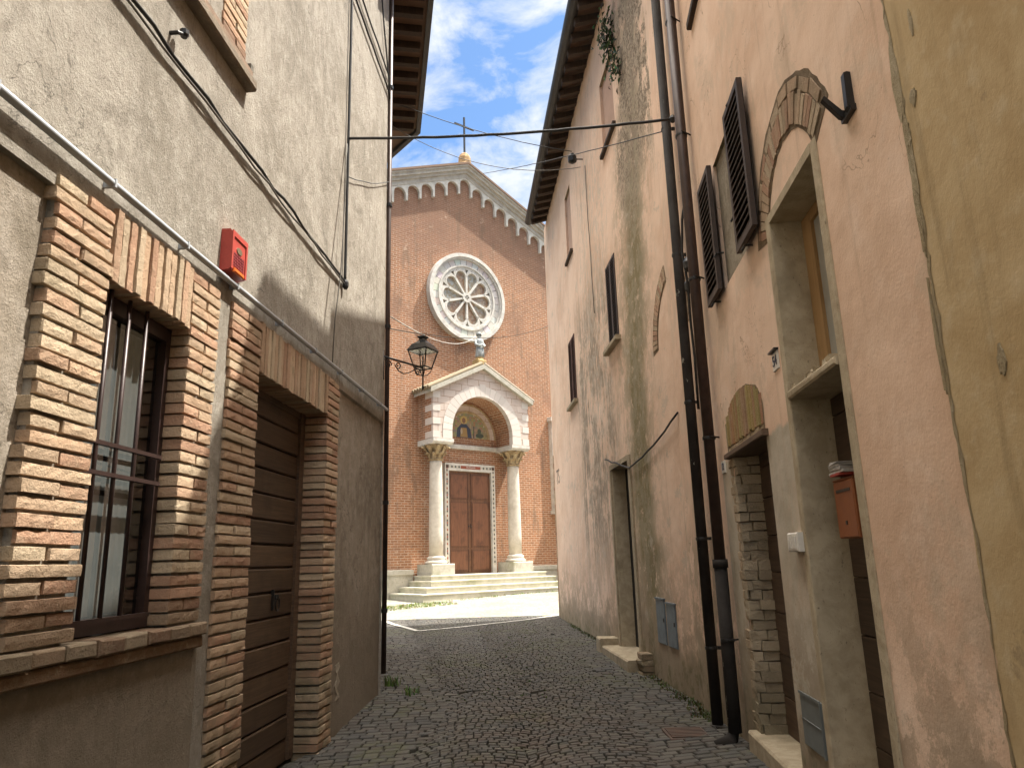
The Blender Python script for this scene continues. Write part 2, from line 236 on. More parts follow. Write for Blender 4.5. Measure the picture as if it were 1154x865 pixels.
# ------------------------------------------------------------------ mesh helpers
class Frame:
    """u along a wall, o outward from it, z up"""
    def __init__(s, d, c, sgn):
        s.d = Vector((d[0], d[1], 0)).normalized(); s.sgn = sgn; yl = Vector((-s.d.y, s.d.x, 0)); s.out = yl*sgn
        s.org = s.out*c; s.ang = math.atan2(s.d.y, s.d.x)
    def P(s, u, o, z): return s.org + s.d*u + s.out*o + Vector((0, 0, z))
LF = Frame((.05664161, .99839458), -2.35713, -1)          # left wall: out points to the street
LF.org = Vector((.99839, -.05664, 0))*-2.35713
NF = Frame((.07469573, .99720637), -1.33549, 1)
FF = Frame((-.0774382, .996997), -2.681577, 1)
CF = Frame((.7815, .6239), -24.24216, -1)
CF.org = Vector((.6239, -.7815, 0))*-24.24216
BF = Frame((-.1822, .98326), -.15, -1); BF.org = Vector((.98326, .1822, 0))*-.15
WF = Frame((1, 0), 0, -1); WF.out = Vector((0, 1, 0)); WF.sgn = 1; WF.org = Vector((0,0,0))   # world axes

class MB:
    def __init__(s, fr, base=(0,0,0)): s.f = fr; s.b = base; s.v = []; s.F = []; s.c = []
    def pt(s, u, o, z): s.v.append((u - s.b[0], (o - s.b[1])*s.f.sgn, z - s.b[2])); return len(s.v) - 1
    def face(s, idx, c=(1,1,1)): s.F.append(tuple(idx)); s.c.append(c)
    def quad(s, *p, c=(1,1,1)): s.face([s.pt(*q) for q in p], c)
    def box(s, u0, u1, o0, o1, z0, z1, c=(1,1,1), j=0, ch=0):
        rj = lambda: R.uniform(-j, j) if j else 0
        if ch:
            A = [s.pt(u, o0, z) for u, z in ((u0,z0),(u1,z0),(u1,z1),(u0,z1))]
            q = [(u0,z0),(u1,z0),(u1,z1),(u0,z1)]; q = [(u+rj(), z+rj()) for u, z in q]; oj = o1 + rj()
            B = [s.pt(u, oj-ch, z) for u, z in q]; cu, cz = (u0+u1)/2, (z0+z1)/2
            C = [s.pt(u + math.copysign(ch, cu-u), oj + rj()*.6, z + math.copysign(ch, cz-z)) for u, z in q]
            for i in range(4):
                k = (i+1) % 4; s.face((A[i],A[k],B[k],B[i]), c); s.face((B[i],B[k],C[k],C[i]), c)
            s.face(C, c); return
        p = [s.pt(u+rj(), o+rj(), z+rj()) for u in (u0,u1) for o in (o0,o1) for z in (z0,z1)]
        for q in ((0,1,3,2),(4,6,7,5),(0,4,5,1),(2,3,7,6),(0,2,6,4),(1,5,7,3)): s.face([p[i] for i in q], c)
    def rough(s, u0, u1, o0, o1, z0, z1, c, j=.0025):      # a worn brick: gridded front with broken arrises
        nu = max(2, round((u1-u0)/.05)); nz_ = max(2, round((z1-z0)/.05)); G = []
        for a in range(nz_+3):
            row = []
            for b in range(nu+3):
                eb, ea = b in (0, nu+2), a in (0, nz_+2); fb = min(max(b-1, 0), nu)/nu; fa = min(max(a-1, 0), nz_)/nz_
                e_ = .008; u = u0 + (u1-u0)*fb; z = z0 + (z1-z0)*fa; o = o1 - R.uniform(0, j)
                edge = b in (1, nu+1) or a in (1, nz_+1)
                if not (eb or ea) and edge: o -= R.uniform(0, .004)
                if b == 1: u += e_*R.uniform(.1, .6)
                if b == nu+1: u -= e_*R.uniform(.1, .6)
                if a == 1: z += e_*R.uniform(.1, .5)
                if a == nz_+1: z -= e_*R.uniform(.1, .5)
                if eb or ea: o = o1 - .010 - R.uniform(0, .005); u += R.uniform(-j, j)*.5; z += R.uniform(-j, j)*.5
                row.append(s.pt(u, o, z))
            G.append(row)
        for a in range(nz_+2):
            for b in range(nu+2): s.face((G[a][b], G[a][b+1], G[a+1][b+1], G[a+1][b]), c)
        rim = G[0] + [r[-1] for r in G[1:]] + G[-1][-2::-1] + [r[0] for r in G[-2:0:-1]]
        back = [s.pt(s.v[i][0] + s.b[0], o0, s.v[i][2] + s.b[2]) for i in rim]; n = len(rim)
        for i in range(n): s.face((rim[i], rim[(i+1)%n], back[(i+1)%n], back[i]), c)
    def prism(s, poly, o0, o1, c=(1,1,1)):            # poly of (u,z), extruded along o
        a = [s.pt(u, o0, z) for u, z in poly]; b = [s.pt(u, o1, z) for u, z in poly]; n = len(poly)
        s.face(a[::-1], c); s.face(b, c)
        for i in range(n): s.face((a[i], a[(i+1)%n], b[(i+1)%n], b[i]), c)
    def prism_u(s, poly, u0, u1, c=(1,1,1)):          # poly of (o,z), extruded along u
        a = [s.pt(u0, o, z) for o, z in poly]; b = [s.pt(u1, o, z) for o, z in poly]; n = len(poly)
        s.face(a[::-1], c); s.face(b, c)
        for i in range(n): s.face((a[i], a[(i+1)%n], b[(i+1)%n], b[i]), c)
    def prism_z(s, poly, z0, z1, c=(1,1,1)):
        a = [s.pt(u, o, z0) for u, o in poly]; b = [s.pt(u, o, z1) for u, o in poly]; n = len(poly)
        s.face(a[::-1], c); s.face(b, c)
        for i in range(n): s.face((a[i], a[(i+1)%n], b[(i+1)%n], b[i]), c)
    def lathe(s, u, o, prof, n=20, c=(1,1,1), su=1, so=1, rot=0):
        rings = [[s.pt(u + r*su*math.cos(rot+2*math.pi*i/n), o + r*so*math.sin(rot+2*math.pi*i/n), z) for i in range(n)] for r, z in prof]
        for a, b in zip(rings, rings[1:]):
            for i in range(n): s.face((a[i], a[(i+1)%n], b[(i+1)%n], b[i]), c)
        s.face(rings[0][::-1], c); s.face(rings[-1], c)
    def tube(s, pts, r, n=8, c=(1,1,1), cap=True):
        P = [Vector(p) for p in pts]; rings = []
        for i, p in enumerate(P):
            t = (P[min(i+1, len(P)-1)] - P[max(i-1, 0)]).normalized(); a = Vector((0,0,1)) if abs(t.z) < .9 else Vector((1,0,0))
            x = t.cross(a).normalized(); y = t.cross(x); rr = r[i] if isinstance(r, (list, tuple)) else r
            rings.append([s.pt(*(p + x*rr*math.cos(2*math.pi*k/n) + y*rr*math.sin(2*math.pi*k/n))) for k in range(n)])
        for a, b in zip(rings, rings[1:]):
            for i in range(n): s.face((a[i], a[(i+1)%n], b[(i+1)%n], b[i]), c)
        if cap: s.face(rings[0][::-1], c); s.face(rings[-1], c)
    def build(s, name, mat, parent=None, smooth=False):
        me = bpy.data.meshes.new(name); me.from_pydata(s.v, [], s.F)
        # consistent outward normals
        import bmesh
        bm = bmesh.new(); bm.from_mesh(me); bmesh.ops.recalc_face_normals(bm, faces=bm.faces[:]) if len(s.F) < 20000 else None; bm.to_mesh(me); bm.free()
        me.uv_layers.new(name='UVMap'); me.color_attributes.new('Col', 'FLOAT_COLOR', 'CORNER')
        uvs = []; cols = []; b0, b1, b2 = s.b
        for p in me.polygons:
            nx, ny, nz_ = abs(p.normal.x), abs(p.normal.y), abs(p.normal.z); c = s.c[p.index] if p.index < len(s.c) else (1,1,1)
            for vi in p.vertices:
                x, y, z = me.vertices[vi].co
                if nz_ > nx and nz_ > ny: uvs += (x + b0, y*s.f.sgn + b1)
                elif nx > ny: uvs += (y*s.f.sgn + b1, z + b2)
                else: uvs += (x + b0, z + b2)
                cols += (c[0], c[1], c[2], 1)
        me.uv_layers['UVMap'].data.foreach_set('uv', uvs); me.color_attributes['Col'].data.foreach_set('color', cols)
        if smooth: me.polygons.foreach_set('use_smooth', [True]*len(me.polygons))
        me.materials.append(MAT[mat] if isinstance(mat, str) else mat)
        ob = bpy.data.objects.new(name, me); COL.objects.link(ob)
        if parent: ob.parent = parent
        else:
            ob.location = s.f.P(*s.b); ob.rotation_euler = (0, 0, s.f.ang)
        return ob

def thing(name, label, cat, fr, base=(0,0,0), group=None):
    o = bpy.data.objects.new(name, None); COL.objects.link(o); o.location = fr.P(*base); o.rotation_euler = (0,0,fr.ang); o.empty_display_size = .2
    o['label'] = label; o['category'] = cat
    if group: o['group'] = group
    return o
def tag(o, label, cat, group=None):
    o['label'] = label; o['category'] = cat
    if group: o['group'] = group
    return o
def struct(o): o['kind'] = 'structure'; return o
def stuff(o, label=None, cat=None):
    o['kind'] = 'stuff'
    if label: o['label'] = label; o['category'] = cat
    return o
def text(fr, base, s, u, o, z, h, mat, name, parent, flip=False, wide=1.0, depth=.003):
    cu = bpy.data.curves.new(name, 'FONT'); cu.body = s; cu.size = h; cu.align_x = 'CENTER'; cu.align_y = 'CENTER'; cu.extrude = depth
    t = bpy.data.objects.new(name, cu); COL.objects.link(t); bpy.context.view_layer.update()
    me = bpy.data.meshes.new_from_object(t.evaluated_get(bpy.context.evaluated_depsgraph_get())); bpy.data.objects.remove(t)
    k = -1 if flip else 1
    for v in me.vertices:
        x, y, d = v.co; v.co = (u - base[0] + k*x*wide, (o - base[1] + d)*fr.sgn, z - base[2] + y)
    me.name = name; me.materials.clear(); me.materials.append(MAT[mat]); ob = bpy.data.objects.new(name, me); COL.objects.link(ob); ob.parent = parent; return ob
def panel(mb, U, Z, holes, o=0.0, reveal=.2, c=(1,1,1)):
    """front sheet u0..u1 x z0..z1 with rectangular holes (u0,u1,z0,z1[,depth]) and their reveals"""
    us = sorted({U[0], U[1], *[h[i] for h in holes for i in (0,1)]}); zs = sorted({Z[0], Z[1], *[h[i] for h in holes for i in (2,3)]})
    us = [u for u in us if U[0] <= u <= U[1]]; zs = [z for z in zs if Z[0] <= z <= Z[1]]
    for a, b in zip(us, us[1:]):
        for d, e in zip(zs, zs[1:]):
            m, k = (a+b)/2, (d+e)/2
            if any(h[0] < m < h[1] and h[2] < k < h[3] for h in holes): continue
            mb.quad((a,o,d),(b,o,d),(b,o,e),(a,o,e), c=c)
    for h in holes:
        a, b, d, e = h[:4]; r = h[4] if len(h) > 4 else reveal; i = o - r
        mb.quad((a,o,d),(a,i,d),(a,i,e),(a,o,e), c=c); mb.quad((b,o,d),(b,o,e),(b,i,e),(b,i,d), c=c)
        mb.quad((a,o,e),(a,i,e),(b,i,e),(b,o,e), c=c)
        if d > Z[0]: mb.quad((a,o,d),(b,o,d),(b,i,d),(a,i,d), c=c)
def shell(mb, U, O, Z):                               # sides, back and top of a house
    (a,b),(i,o),(d,e) = U, O, Z
    mb.quad((a,i,d),(a,o,d),(a,o,e),(a,i,e)); mb.quad((b,i,d),(b,o,d),(b,o,e),(b,i,e)); mb.quad((a,i,d),(b,i,d),(b,i,e),(a,i,e)); mb.quad((a,i,e),(b,i,e),(b,o,e),(a,o,e))

BR = [(.44,.28,.165),(.47,.33,.205),(.40,.21,.12),(.44,.30,.185),(.49,.38,.25),(.37,.185,.105),(.42,.25,.15),(.47,.37,.24),(.44,.31,.195)]
def brc(dark=0):
    c = R.choice(BR); c = tuple(.68*x + .32*y for x, y in zip(c, (.50,.38,.285))); k = R.uniform(.85, 1.1)*(1-dark); return tuple(x*k for x in c)
def pier(mb, u0, u1, z0, z1, o0, o1, course=.0745, gap=.015, splits=(1,2), wild=.012):
    n = max(1, round((z1-z0)/course)); h = (z1-z0)/n
    for i in range(n):
        a, b = u0 + R.uniform(-wild, wild), u1 + R.uniform(-wild, wild); k = splits[i % len(splits)]; e = [a + (b-a)*q/k + (R.uniform(-.03,.03) if 0 < q < k else 0) for q in range(k+1)]
        for q in range(k): dz = R.uniform(-.003,.003); mb.rough(e[q] + (gap/2 if q else 0), e[q+1] - (gap/2 if q < k-1 else 0), o0, o1 + R.uniform(-.008,.005), z0 + i*h + gap*R.uniform(.35,.7) + dz, z0 + (i+1)*h - gap*R.uniform(.35,.6) + dz, brc(.35 if i < 2 else 0))
def soldiers(mb, u0, u1, z0, z1, o0, o1, w=.072):
    n = round((u1-u0)/w); w = (u1-u0)/n
    for i in range(n): mb.rough(u0+i*w+.006, u0+(i+1)*w-.006, o0, o1 + R.uniform(-.010,.008), z0 + R.uniform(-.006,.006), z1 + R.uniform(-.01,.01), brc())
def archbricks(mb, uc, zc, r0, r1, a0, a1, o0, o1, n, dark=.1, squash=1):
    for i in range(n):
        t0, t1 = a0 + (a1-a0)*(i+.08)/n, a0 + (a1-a0)*(i+.92)/n; ra, rb = r0 + R.uniform(-.01,.01), r1 + R.uniform(-.015,.015)
        q = [(uc + r*math.cos(t), zc + squash*r*math.sin(t)) for r, t in ((ra,t0),(rb,t0),(rb,t1),(ra,t1))]; mb.prism(q, o0, o1 + R.uniform(-.003,.003), brc(dark))
def arc(uc, zc, r, a0, a1, n): return [(uc + r*math.cos(a0 + (a1-a0)*i/n), zc + r*math.sin(a0 + (a1-a0)*i/n)) for i in range(n+1)]

# ------------------------------------------------------------------ ground
def lerp(T, y):
    if y <= T[0][0]: return T[0][1]
    for (a, p), (b, q) in zip(T, T[1:]):
        if y <= b: t = (y-a)/(b-a); t = t*t*(3-2*t) if False else t; return p + (q-p)*t
    return T[-1][1]
TB = [(2,.08),(5.5,.04),(7,0),(8.3,-.03),(9.8,0),(13,.08),(20,.12),(23,.24),(28,.44),(40,.5)]
TS = [(3,.10),(5.5,.09),(7,.053),(8.3,.02),(9.8,0)]
def gh(x, y): return lerp(TB, y) + lerp(TS, y)*max(-3, min(3, x))
def xl(y): return (-2.35713 - .0 + .05664*y)/.99839*1.0 + .0 if y < 9.95 else -2.0 - .185*(y-9.9)
def xr(y):
    return (1.33549 + .0747*y)/.9972 if y < 8.85 else (2.681577 - .07744*y)/.997
g = MB(WF); xs = [-150,-60,-25,-12,-8,-6,-4,-3,-2,-1,0,1,2,3,4,6,8,12,25,60,150]; ys = [-150,-60,-20,-8,-2,2,4,5.5,6.2,7,7.6,8.3,9,9.8,11,13,16,20,21.5,23,25,28,31,36,45,70,150,400]
I = [[g.pt(x, y, gh(x,y) - .035) for x in xs] for y in ys]
for j in range(len(ys)-1):
    for i in range(len(xs)-1): g.face((I[j][i], I[j][i+1], I[j+1][i+1], I[j+1][i]))
struct(g.build('ground', 'joint'))
g = MB(WF)
def stonecol(x, y):
    k = R.uniform(.8, 1.2); b = R.choice([(.105,.099,.086),(.112,.104,.089),(.092,.089,.082),(.126,.114,.095),(.10,.086,.071)]); return tuple(v*k*.62 for v in b)
PX = .112
def cobrow(y0, x0, x1, w, h, arcf):
    x = x0 + R.uniform(-w, 0)
    while x < x1:
        ww = w*R.uniform(.8, 1.2); a, b = x + .006, x + ww - .006; x += ww; m = (a+b)/2
        if m < x0 - .02 or m > x1 + .02: continue
        tilt = arcf(b) - arcf(a); y = y0 + arcf(m) + R.uniform(-.006,.006); d = h*R.uniform(.9,1.0) - .014; z = R.uniform(-.006, .005)
        q = [(a, y - tilt/2), (b, y + tilt/2), (b, y + tilt/2 + d), (a, y - tilt/2 + d)]; q = [(u + R.uniform(-.007,.007), v + R.uniform(-.007,.007)) for u, v in q]; cu = sum(t[0] for t in q)/4; cv = sum(t[1] for t in q)/4
        if y < 2.0 or y > 21.6: continue
        c = stonecol(m, y)
        lo = [g.pt(u, v, gh(u,v) - .04) for u, v in q]; hi = [g.pt(u, v, gh(u,v) - .008 + z) for u, v in q]; tp = [g.pt(cu + (u-cu)*.88, cv + (v-cv)*.88, gh(u,v) + z*.7) for u, v in q]
        for i in range(4):
            k = (i+1) % 4; g.face((lo[i],lo[k],hi[k],hi[i]), c); g.face((hi[i],hi[k],tp[k],tp[i]), c)
        g.face(tp, c)
y = 1.6
while y < 21.8:
    l, r = xl(y), xr(y); bl, br_ = l + .95, r - .75
    cobrow(y, l - .15, bl, .15, .118, lambda x: 0); cobrow(y, br_, r + .1, .15, .118, lambda x: 0)
    y += .118
y = 1.2; row = 0
while y < 21.9:
    l, r = xl(y) + .95, xr(y) - .75; c0 = (l+r)/2; hw = (r-l)/4
    def af(x, l=l, hw=hw): t = ((x - l) % (2*hw))/hw - 1; return .30*(1 - t*t)
    cobrow(y - .2, l, r, .092, .095, af); y += .095
struct(g.build('cobbled_street', 'cob'))
g = MB(WF); nx, ny = 40, 30
I = [[g.pt(-14 + 30*i/nx, 20.9 + 20*j/ny, gh(-14 + 30*i/nx, 20.9 + 20*j/ny) + .004) for i in range(nx+1)] for j in range(ny+1)]
for j in range(ny):
    for i in range(nx): g.face((I[j][i], I[j][i+1], I[j+1][i+1], I[j+1][i]))
struct(g.build('church_piazza', 'piaz'))
q = MB(WF); q.quad(*[(x,y,gh(x,y)+.008) for x, y in ((.1,15.1),(1.2,14.9),(1.2,13.8),(.3,14.3))]) if 0 else None
def strip(name, pts, w):
    g = MB(WF); P = [Vector((x, y)) for x, y in pts]
    for a, b in zip(P, P[1:]):
        n = max(1, int((b-a).length/.4)); t = (b-a).normalized(); k = Vector((-t.y, t.x))*w/2
        for i in range(n):
            p = a + (b-a)*(i+.02)/n; q = a + (b-a)*(i+.98)/n
            g.quad(*[(v.x, v.y, gh(v.x, v.y) + .012) for v in (p-k, q-k, q+k, p+k)])
    struct(g.build(name, 'strip'))
strip('paving_strip', [(-5.2,22.6),(-3.74,21.0),(-2.33,17.8),(-1.38,18.5),(1.1,20.9)], .12)
strip('paving_strip', [(-5.8,26.2),(-3.3,25.4),(2.4,29.3),(5,31.2)], .14)

# ------------------------------------------------------------------ left house (grey stucco)
H = thing('stucco_house', 'grey stucco house on the left with brick framed window and plank door', 'house', LF)
w = MB(LF); panel(w, (3.10,9.92), (3.52,11.5), [], 0); panel(w, (-6,3.10), (3.43,11.5), [(4.4-1,4.5-1,0,0)] if 0 else [], 0)
panel(w, (3.10,4.84), (-.4,3.52), [(3.50,4.47,1.24,3.17,.14)], 0); panel(w, (4.84,7.72), (-.4,3.52), [(5.51,7.37,-.4,3.17,.22)], 0)
w.quad((-6,0,3.43),(3.10,0,3.43),(3.10,-.04,3.43),(-6,-.04,3.43)); w.quad((3.10,0,-.4),(3.10,0,3.43),(3.10,-.04,3.43),(3.10,-.04,-.4))
w.quad((7.72,0,3.52),(9.92,0,3.52),(9.92,-.03,3.50),(7.72,-.03,3.50)); w.quad((7.72,0,-.4),(7.72,0,3.5),(7.72,-.03,3.5),(7.72,-.03,-.4))
shell(w, (-6,9.92), (-8,0), (-.4,11.5)); w.build('wall', 'grey', H)
w = MB(LF); w.quad((-6,-.04,-.4),(3.10,-.04,-.4),(3.10,-.04,3.43),(-6,-.04,3.43)); w.build('lower_render', 'greylow', H); w = MB(LF); w.quad((7.72,-.03,-.4),(9.92,-.03,-.4),(9.92,-.03,3.5),(7.72,-.03,3.5)); w.build('lower_render', 'greylow', H); w = MB(LF); w.quad((3.10,.004,-.4),(4.86,.004,-.4),(4.86,.004,1.16),(3.10,.004,1.16)); w.build('lower_render', 'greylow', H)
def brickpart(name, fn):
    b = MB(LF); fn(b); return b.build(name, 'brick', H)
brickpart('brick_pier', lambda b: pier(b, 3.085, 3.55, 1.285, 3.50, -.14, .03, wild=.018)); brickpart('brick_pier', lambda b: pier(b, 4.43, 4.82, 1.285, 3.54, -.14, .028, wild=.008))
brickpart('brick_pier', lambda b: pier(b, 5.02, 5.56, -.3, 3.54, -.22, .03)); brickpart('brick_pier', lambda b: pier(b, 7.32, 7.72, -.3, 3.54, -.22, .035))
brickpart('brick_lintel', lambda b: soldiers(b, 3.55, 4.43, 3.13, 3.545, -.14, .03)); brickpart('brick_lintel', lambda b: soldiers(b, 5.56, 7.32, 3.13, 3.545, -.22, .03))
b = MB(LF)
for a in range(8): b.box(3.0+a*.23+.005, 3.0+(a+1)*.23-.005, -.14, .075 + R.uniform(-.006,.006), 1.205 + R.uniform(-.004,.004), 1.28, brc(.5), .004, .01)
b.box(3.0, 4.84, -.02, .055, 1.13, 1.2, (.20,.125,.075), .003, .012); b.build('brick_sill', 'brick', H)
# barred window
wn = MB(LF); wn.box(3.55,3.60,-.15,-.10,1.29,3.12); wn.box(4.375,4.43,-.15,-.10,1.29,3.12); wn.box(3.60,4.375,-.15,-.10,3.03,3.12); wn.box(3.60,4.375,-.15,-.10,1.29,1.36)
wn = wn.build('window', 'barm', H)
q = MB(LF); q.quad((3.6,-.135,1.36),(4.375,-.135,1.36),(4.375,-.135,3.03),(3.6,-.135,3.03)); q.build('pane', 'glass', wn)
q = MB(LF); n = 22
for i in range(n):
    a, c = 3.56 + .70*i/n, 3.56 + .70*(i+1)/n; o = -.165 - .003*(i % 2); o2 = -.165 - .003*((i+1) % 2)
    for d, e in ((1.36,2.02),(2.05,2.21),(2.24,3.0)): q.quad((a,o,d),(c,o2,d),(c,o2,e),(a,o,e))
q.build('curtain', 'curtain', wn)
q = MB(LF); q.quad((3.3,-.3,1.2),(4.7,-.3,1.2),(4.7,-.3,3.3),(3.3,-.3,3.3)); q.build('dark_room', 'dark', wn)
for u in (3.69,3.87,4.05): q = MB(LF); q.tube([(u,-.05,1.36),(u,-.05,3.12)], .0125); q.build('bar', 'barm', wn, True)
for z, u1 in ((2.275,4.32),(2.115,4.32),(1.365,4.32)): q = MB(LF); q.box(3.55,u1,-.066,-.034,z-.011,z+.011); q.build('bar', 'barm', wn)
# plank door
d = MB(LF); z = -.12; 
while z < 3.12:
    h = R.uniform(.20,.235); t = R.uniform(.75,1.2); d.box(5.50,7.20,-.27,-.225 + R.uniform(-.004,.004), z+.006, min(z+h-.006,3.13), (t,t,t), .002, .012); z += h
dr = d.build('door', 'wbrown', H)
d = MB(LF); d.box(5.4,7.34,-.33,-.28,-.3,3.2); d.build('backing_board', 'wdark', dr)
d = MB(LF); d.box(7.20,7.32,-.30,-.20,-.1,3.13); d.box(5.56,7.20,-.30,-.21,3.07,3.13); d.build('door_frame', 'wdark', dr)
d = MB(LF); d.lathe(6.75,-.205,[(.02,1.33),(.024,1.35),(.02,1.37)],10); d.tube([(6.75+.045*math.cos(t*.5236),-.195,1.29+.06*math.sin(t*.5236)) for t in range(13)], .007, 6); d.box(6.67,6.69,-.23,-.2,1.24,1.42); d.build('ring_latch', 'iron', dr)
# upper window: two-tier sill and brick jamb
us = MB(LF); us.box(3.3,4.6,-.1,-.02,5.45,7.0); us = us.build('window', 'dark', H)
b = MB(LF); b.box(3.6,5.066,-.03,.087,5.318,5.40,(.22,.175,.13),.004,.012); b.box(3.6,5.03,-.03,.068,5.402,5.48,(.27,.19,.135),.004,.014); b.box(5.0,5.05,0,.055,5.482,5.54,(.13,.12,.10),.004); b.build('sill', 'brick', us)
b = MB(LF); pier(b, 4.58, 4.98, 5.47, 7.0, -.03, .02); b.build('brick_surround', 'brick', us)
rf = MB(LF); rf.prism_u([(.7,11.35),(.7,11.5),(-4,13.1),(-8.5,11.5),(-8.5,11.35),(-4,12.9)], -6.2, 10.0); rf.build('roof', 'tilec', H)
# small drip pocks of cement scar
s = MB(LF); s.prism([(8.05+.05*math.sin(i*1.7)+.0*i, .25+.05*i) for i in range(8)] + [(8.14+.06*math.sin(i*2.1), .62-.05*i) for i in range(8)], -.03, -.024); s.build('cement_patch', 'mortar', H)

def cablething(name, label, cat, fr, pts, r, mat, group=None, n=6):
    b = MB(fr, tuple(pts[0])); b.tube(pts, r, n); return tag(b.build(name, mat, None, True), label, cat, group)
def wob(a, b, n, j, sag=0):
    out = []
    for i in range(n+1):
        t = i/n; p = [a[k] + (b[k]-a[k])*t for k in range(3)]; e = 0 if i in (0,n) else 1
        out.append((p[0], p[1] + e*abs(R.uniform(0,j))*.5, p[2] + e*R.uniform(-j,j) - sag*4*t*(1-t)))
    return out
# conduit along the wall
c = MB(LF, (2,0,3.63)); c.tube([(0.2,.045,3.625),(4.3,.045,3.632),(9.9,.045,3.70)], .022, 10); cd = thing('conduit', 'long pale grey plastic conduit running above the brick lintels', 'conduit', LF, (2,0,3.63)); c.build('tube', 'pvc', cd, True)
for u in (2.6,3.45,4.25,5.0,5.9,6.8,7.7,8.6,9.5):
    c = MB(LF, (2,0,3.63)); zz = 3.63 + max(0,(u-4.3))*.0121; c.box(u-.008,u+.008,0,.069,zz-.024,zz+.024); c.build('clip', 'pvc', cd)
cablething('wall_cable', 'twisted black cable crossing the stucco wall at mid height', 'cable', LF, wob((1.5,.03,4.82),(7.8,.03,4.77),26,.02), .014, 'cable')
cablething('wall_cable', 'thinner grey cable just under the twisted black one', 'cable', LF, wob((1.5,.03,4.76),(7.8,.03,4.74),22,.022), .009, 'cableg')
cablething('wall_cable', 'thick vertical dark cable dropping down the stucco wall to the cable end', 'cable', LF, wob((7.75,.03,11),(7.79,.03,6.6),14,.006)+wob((7.79,.03,6.55),(7.8,.03,4.72),14,.004), .017, 'cable')
cablething('wall_cable', 'slack thin wire hanging beside the thick vertical cable', 'cable', LF, [(7.74,.03,6.5),(7.66,.05,5.9),(7.58,.06,5.2),(7.56,.05,4.75),(7.5,.02,4.2),(7.46,.02,3.7)], .006, 'cableg')
cablething('wall_cable', 'upper pair cable running to the corner under the eave, lower one', 'cable', LF, wob((7.78,.03,8.72),(9.9,.03,8.68),8,.01), .014, 'cable')
cablething('wall_cable', 'upper pair cable running to the corner under the eave, higher one', 'cable', LF, wob((7.78,.03,8.98),(9.9,.03,8.95),8,.01), .012, 'cable')
cablething('wall_cable', 'single thin wire stapled between the vertical cable and the house corner', 'cable', LF, wob((7.8,.03,6.1),(9.93,.03,7.2),6,.008,.05), .006, 'cable')
cablething('wall_cable', 'thin dark wire bundle near the top corner of the stucco house', 'cable', LF, wob((8.8,.03,11),(9.92,.03,8.6),8,.02), .012, 'cable')
b = MB(LF,(7.8,0,4.7)); b.lathe(7.8,.04,[(.02,4.68),(.035,4.71),(.035,4.76),(.02,4.79)],8); tag(b.build('cable_knot','cable',None), 'black knot where the cables end on the stucco wall', 'cable knot')
b = MB(LF,(3.95,0,4.96)); b.tube([(3.93,0,4.96),(3.93,.05,4.96),(3.99,.06,4.99)],.014,8); b.lathe(3.99,.06,[(.02,4.97),(.03,4.99),(.03,5.02),(.018,5.03)],8); tag(b.build('insulator','iron',None), 'small dark hook insulator on the stucco above the black cable', 'insulator')
# alarm box
A = thing('alarm_box', 'red alarm siren box with mesh front on the stucco wall', 'alarm', LF, (4.94,0,3.69)); B0 = (4.94,0,3.69)
b = MB(LF,B0); b.prism_u([(0,3.69),(.075,3.705),(.082,3.72),(.082,3.995),(.065,4.015),(0,4.015)], 4.81, 5.07); a0 = b.build('casing', 'red', A)
b = MB(LF,B0); b.box(4.81,4.835,.082,.09,3.71,4.005); b.box(5.045,5.07,.082,.09,3.71,4.005); b.box(4.835,5.045,.082,.09,3.965,4.005); b.build('raised_rim', 'red', A)
b = MB(LF,B0)
for i in range(7):
    for j in range(5): b.box(4.845+i*.027,4.865+i*.027,.0822,.086,3.745+j*.022,3.76+j*.022)
b.build('grille', 'redd', A); b = MB(LF,B0); b.prism(arc(4.94,3.885,.045,0,2*math.pi,20)[:-1], .082,.087); b.v=[(x,y,(z-.195)*.55+.195) for x,y,z in b.v]; b.build('badge', 'plaq', A)
b = MB(LF,B0); b.box(4.86,5.03,.075,.094,3.70,3.735,ch=.008); b.build('lens', 'lens', A)
# corner downpipe
D = thing('downpipe', 'dark slim downpipe on the far corner of the stucco house', 'downpipe', LF, (9.95,.0,.25)); b = MB(LF,(9.95,0,.25)); b.tube([(9.95,.03,.25),(9.95,.03,11.3)], .034, 10); b.build('pipe', 'pipeb', D, True)
for z in (1.0,2.4,4.9,6.8,8.8): b = MB(LF,(9.95,0,.25)); b.lathe(9.95,.03,[(.046,z),(.046,z+.05)],10); b.build('bracket', 'iron', D)

# ------------------------------------------------------------------ lantern on the corner
LB = (-1.80,9.98,4.14); A = thing('wall_lantern', 'black four sided street lantern on a scrolled iron bracket at the corner', 'street lamp', WF, LB)
ex, ey = -1.32, 10.60; v0 = Vector((-1.80,9.98)); v1 = Vector((ex,ey)); dv = (v1-v0)
def bp(t, z): p = v0 + dv*t; return (p.x, p.y, z)
b = MB(WF,LB); b.tube([bp(0,4.46),bp(1.0,4.44)], .016, 8); b.tube([bp(0,4.55),bp(0,4.12)], .018, 8)
b.tube([bp(.02 + .02*i, 4.42 - .0*i) for i in range(2)] , .01, 6)
def scroll(t0, z0, r, turns, k=1, n=26): return [bp(t0 + k*(r*(1-.75*i/n))*math.cos(turns*2*math.pi*i/n)/dv.length, z0 + (r*(1-.75*i/n))*math.sin(turns*2*math.pi*i/n)) for i in range(n+1)]
b.tube(scroll(.12,4.36,.065,1.4), .009, 6); b.tube(scroll(.36,4.39,.06,-1.3,-1), .009, 6); b.tube(scroll(.86,4.35,.06,1.4), .009, 6)
b.tube([bp(.30,4.36),bp(.38,4.30),bp(.5,4.28),bp(.62,4.31),bp(.72,4.35),bp(.82,4.40)], .008, 6); b.build('bracket', 'iron', A, True)
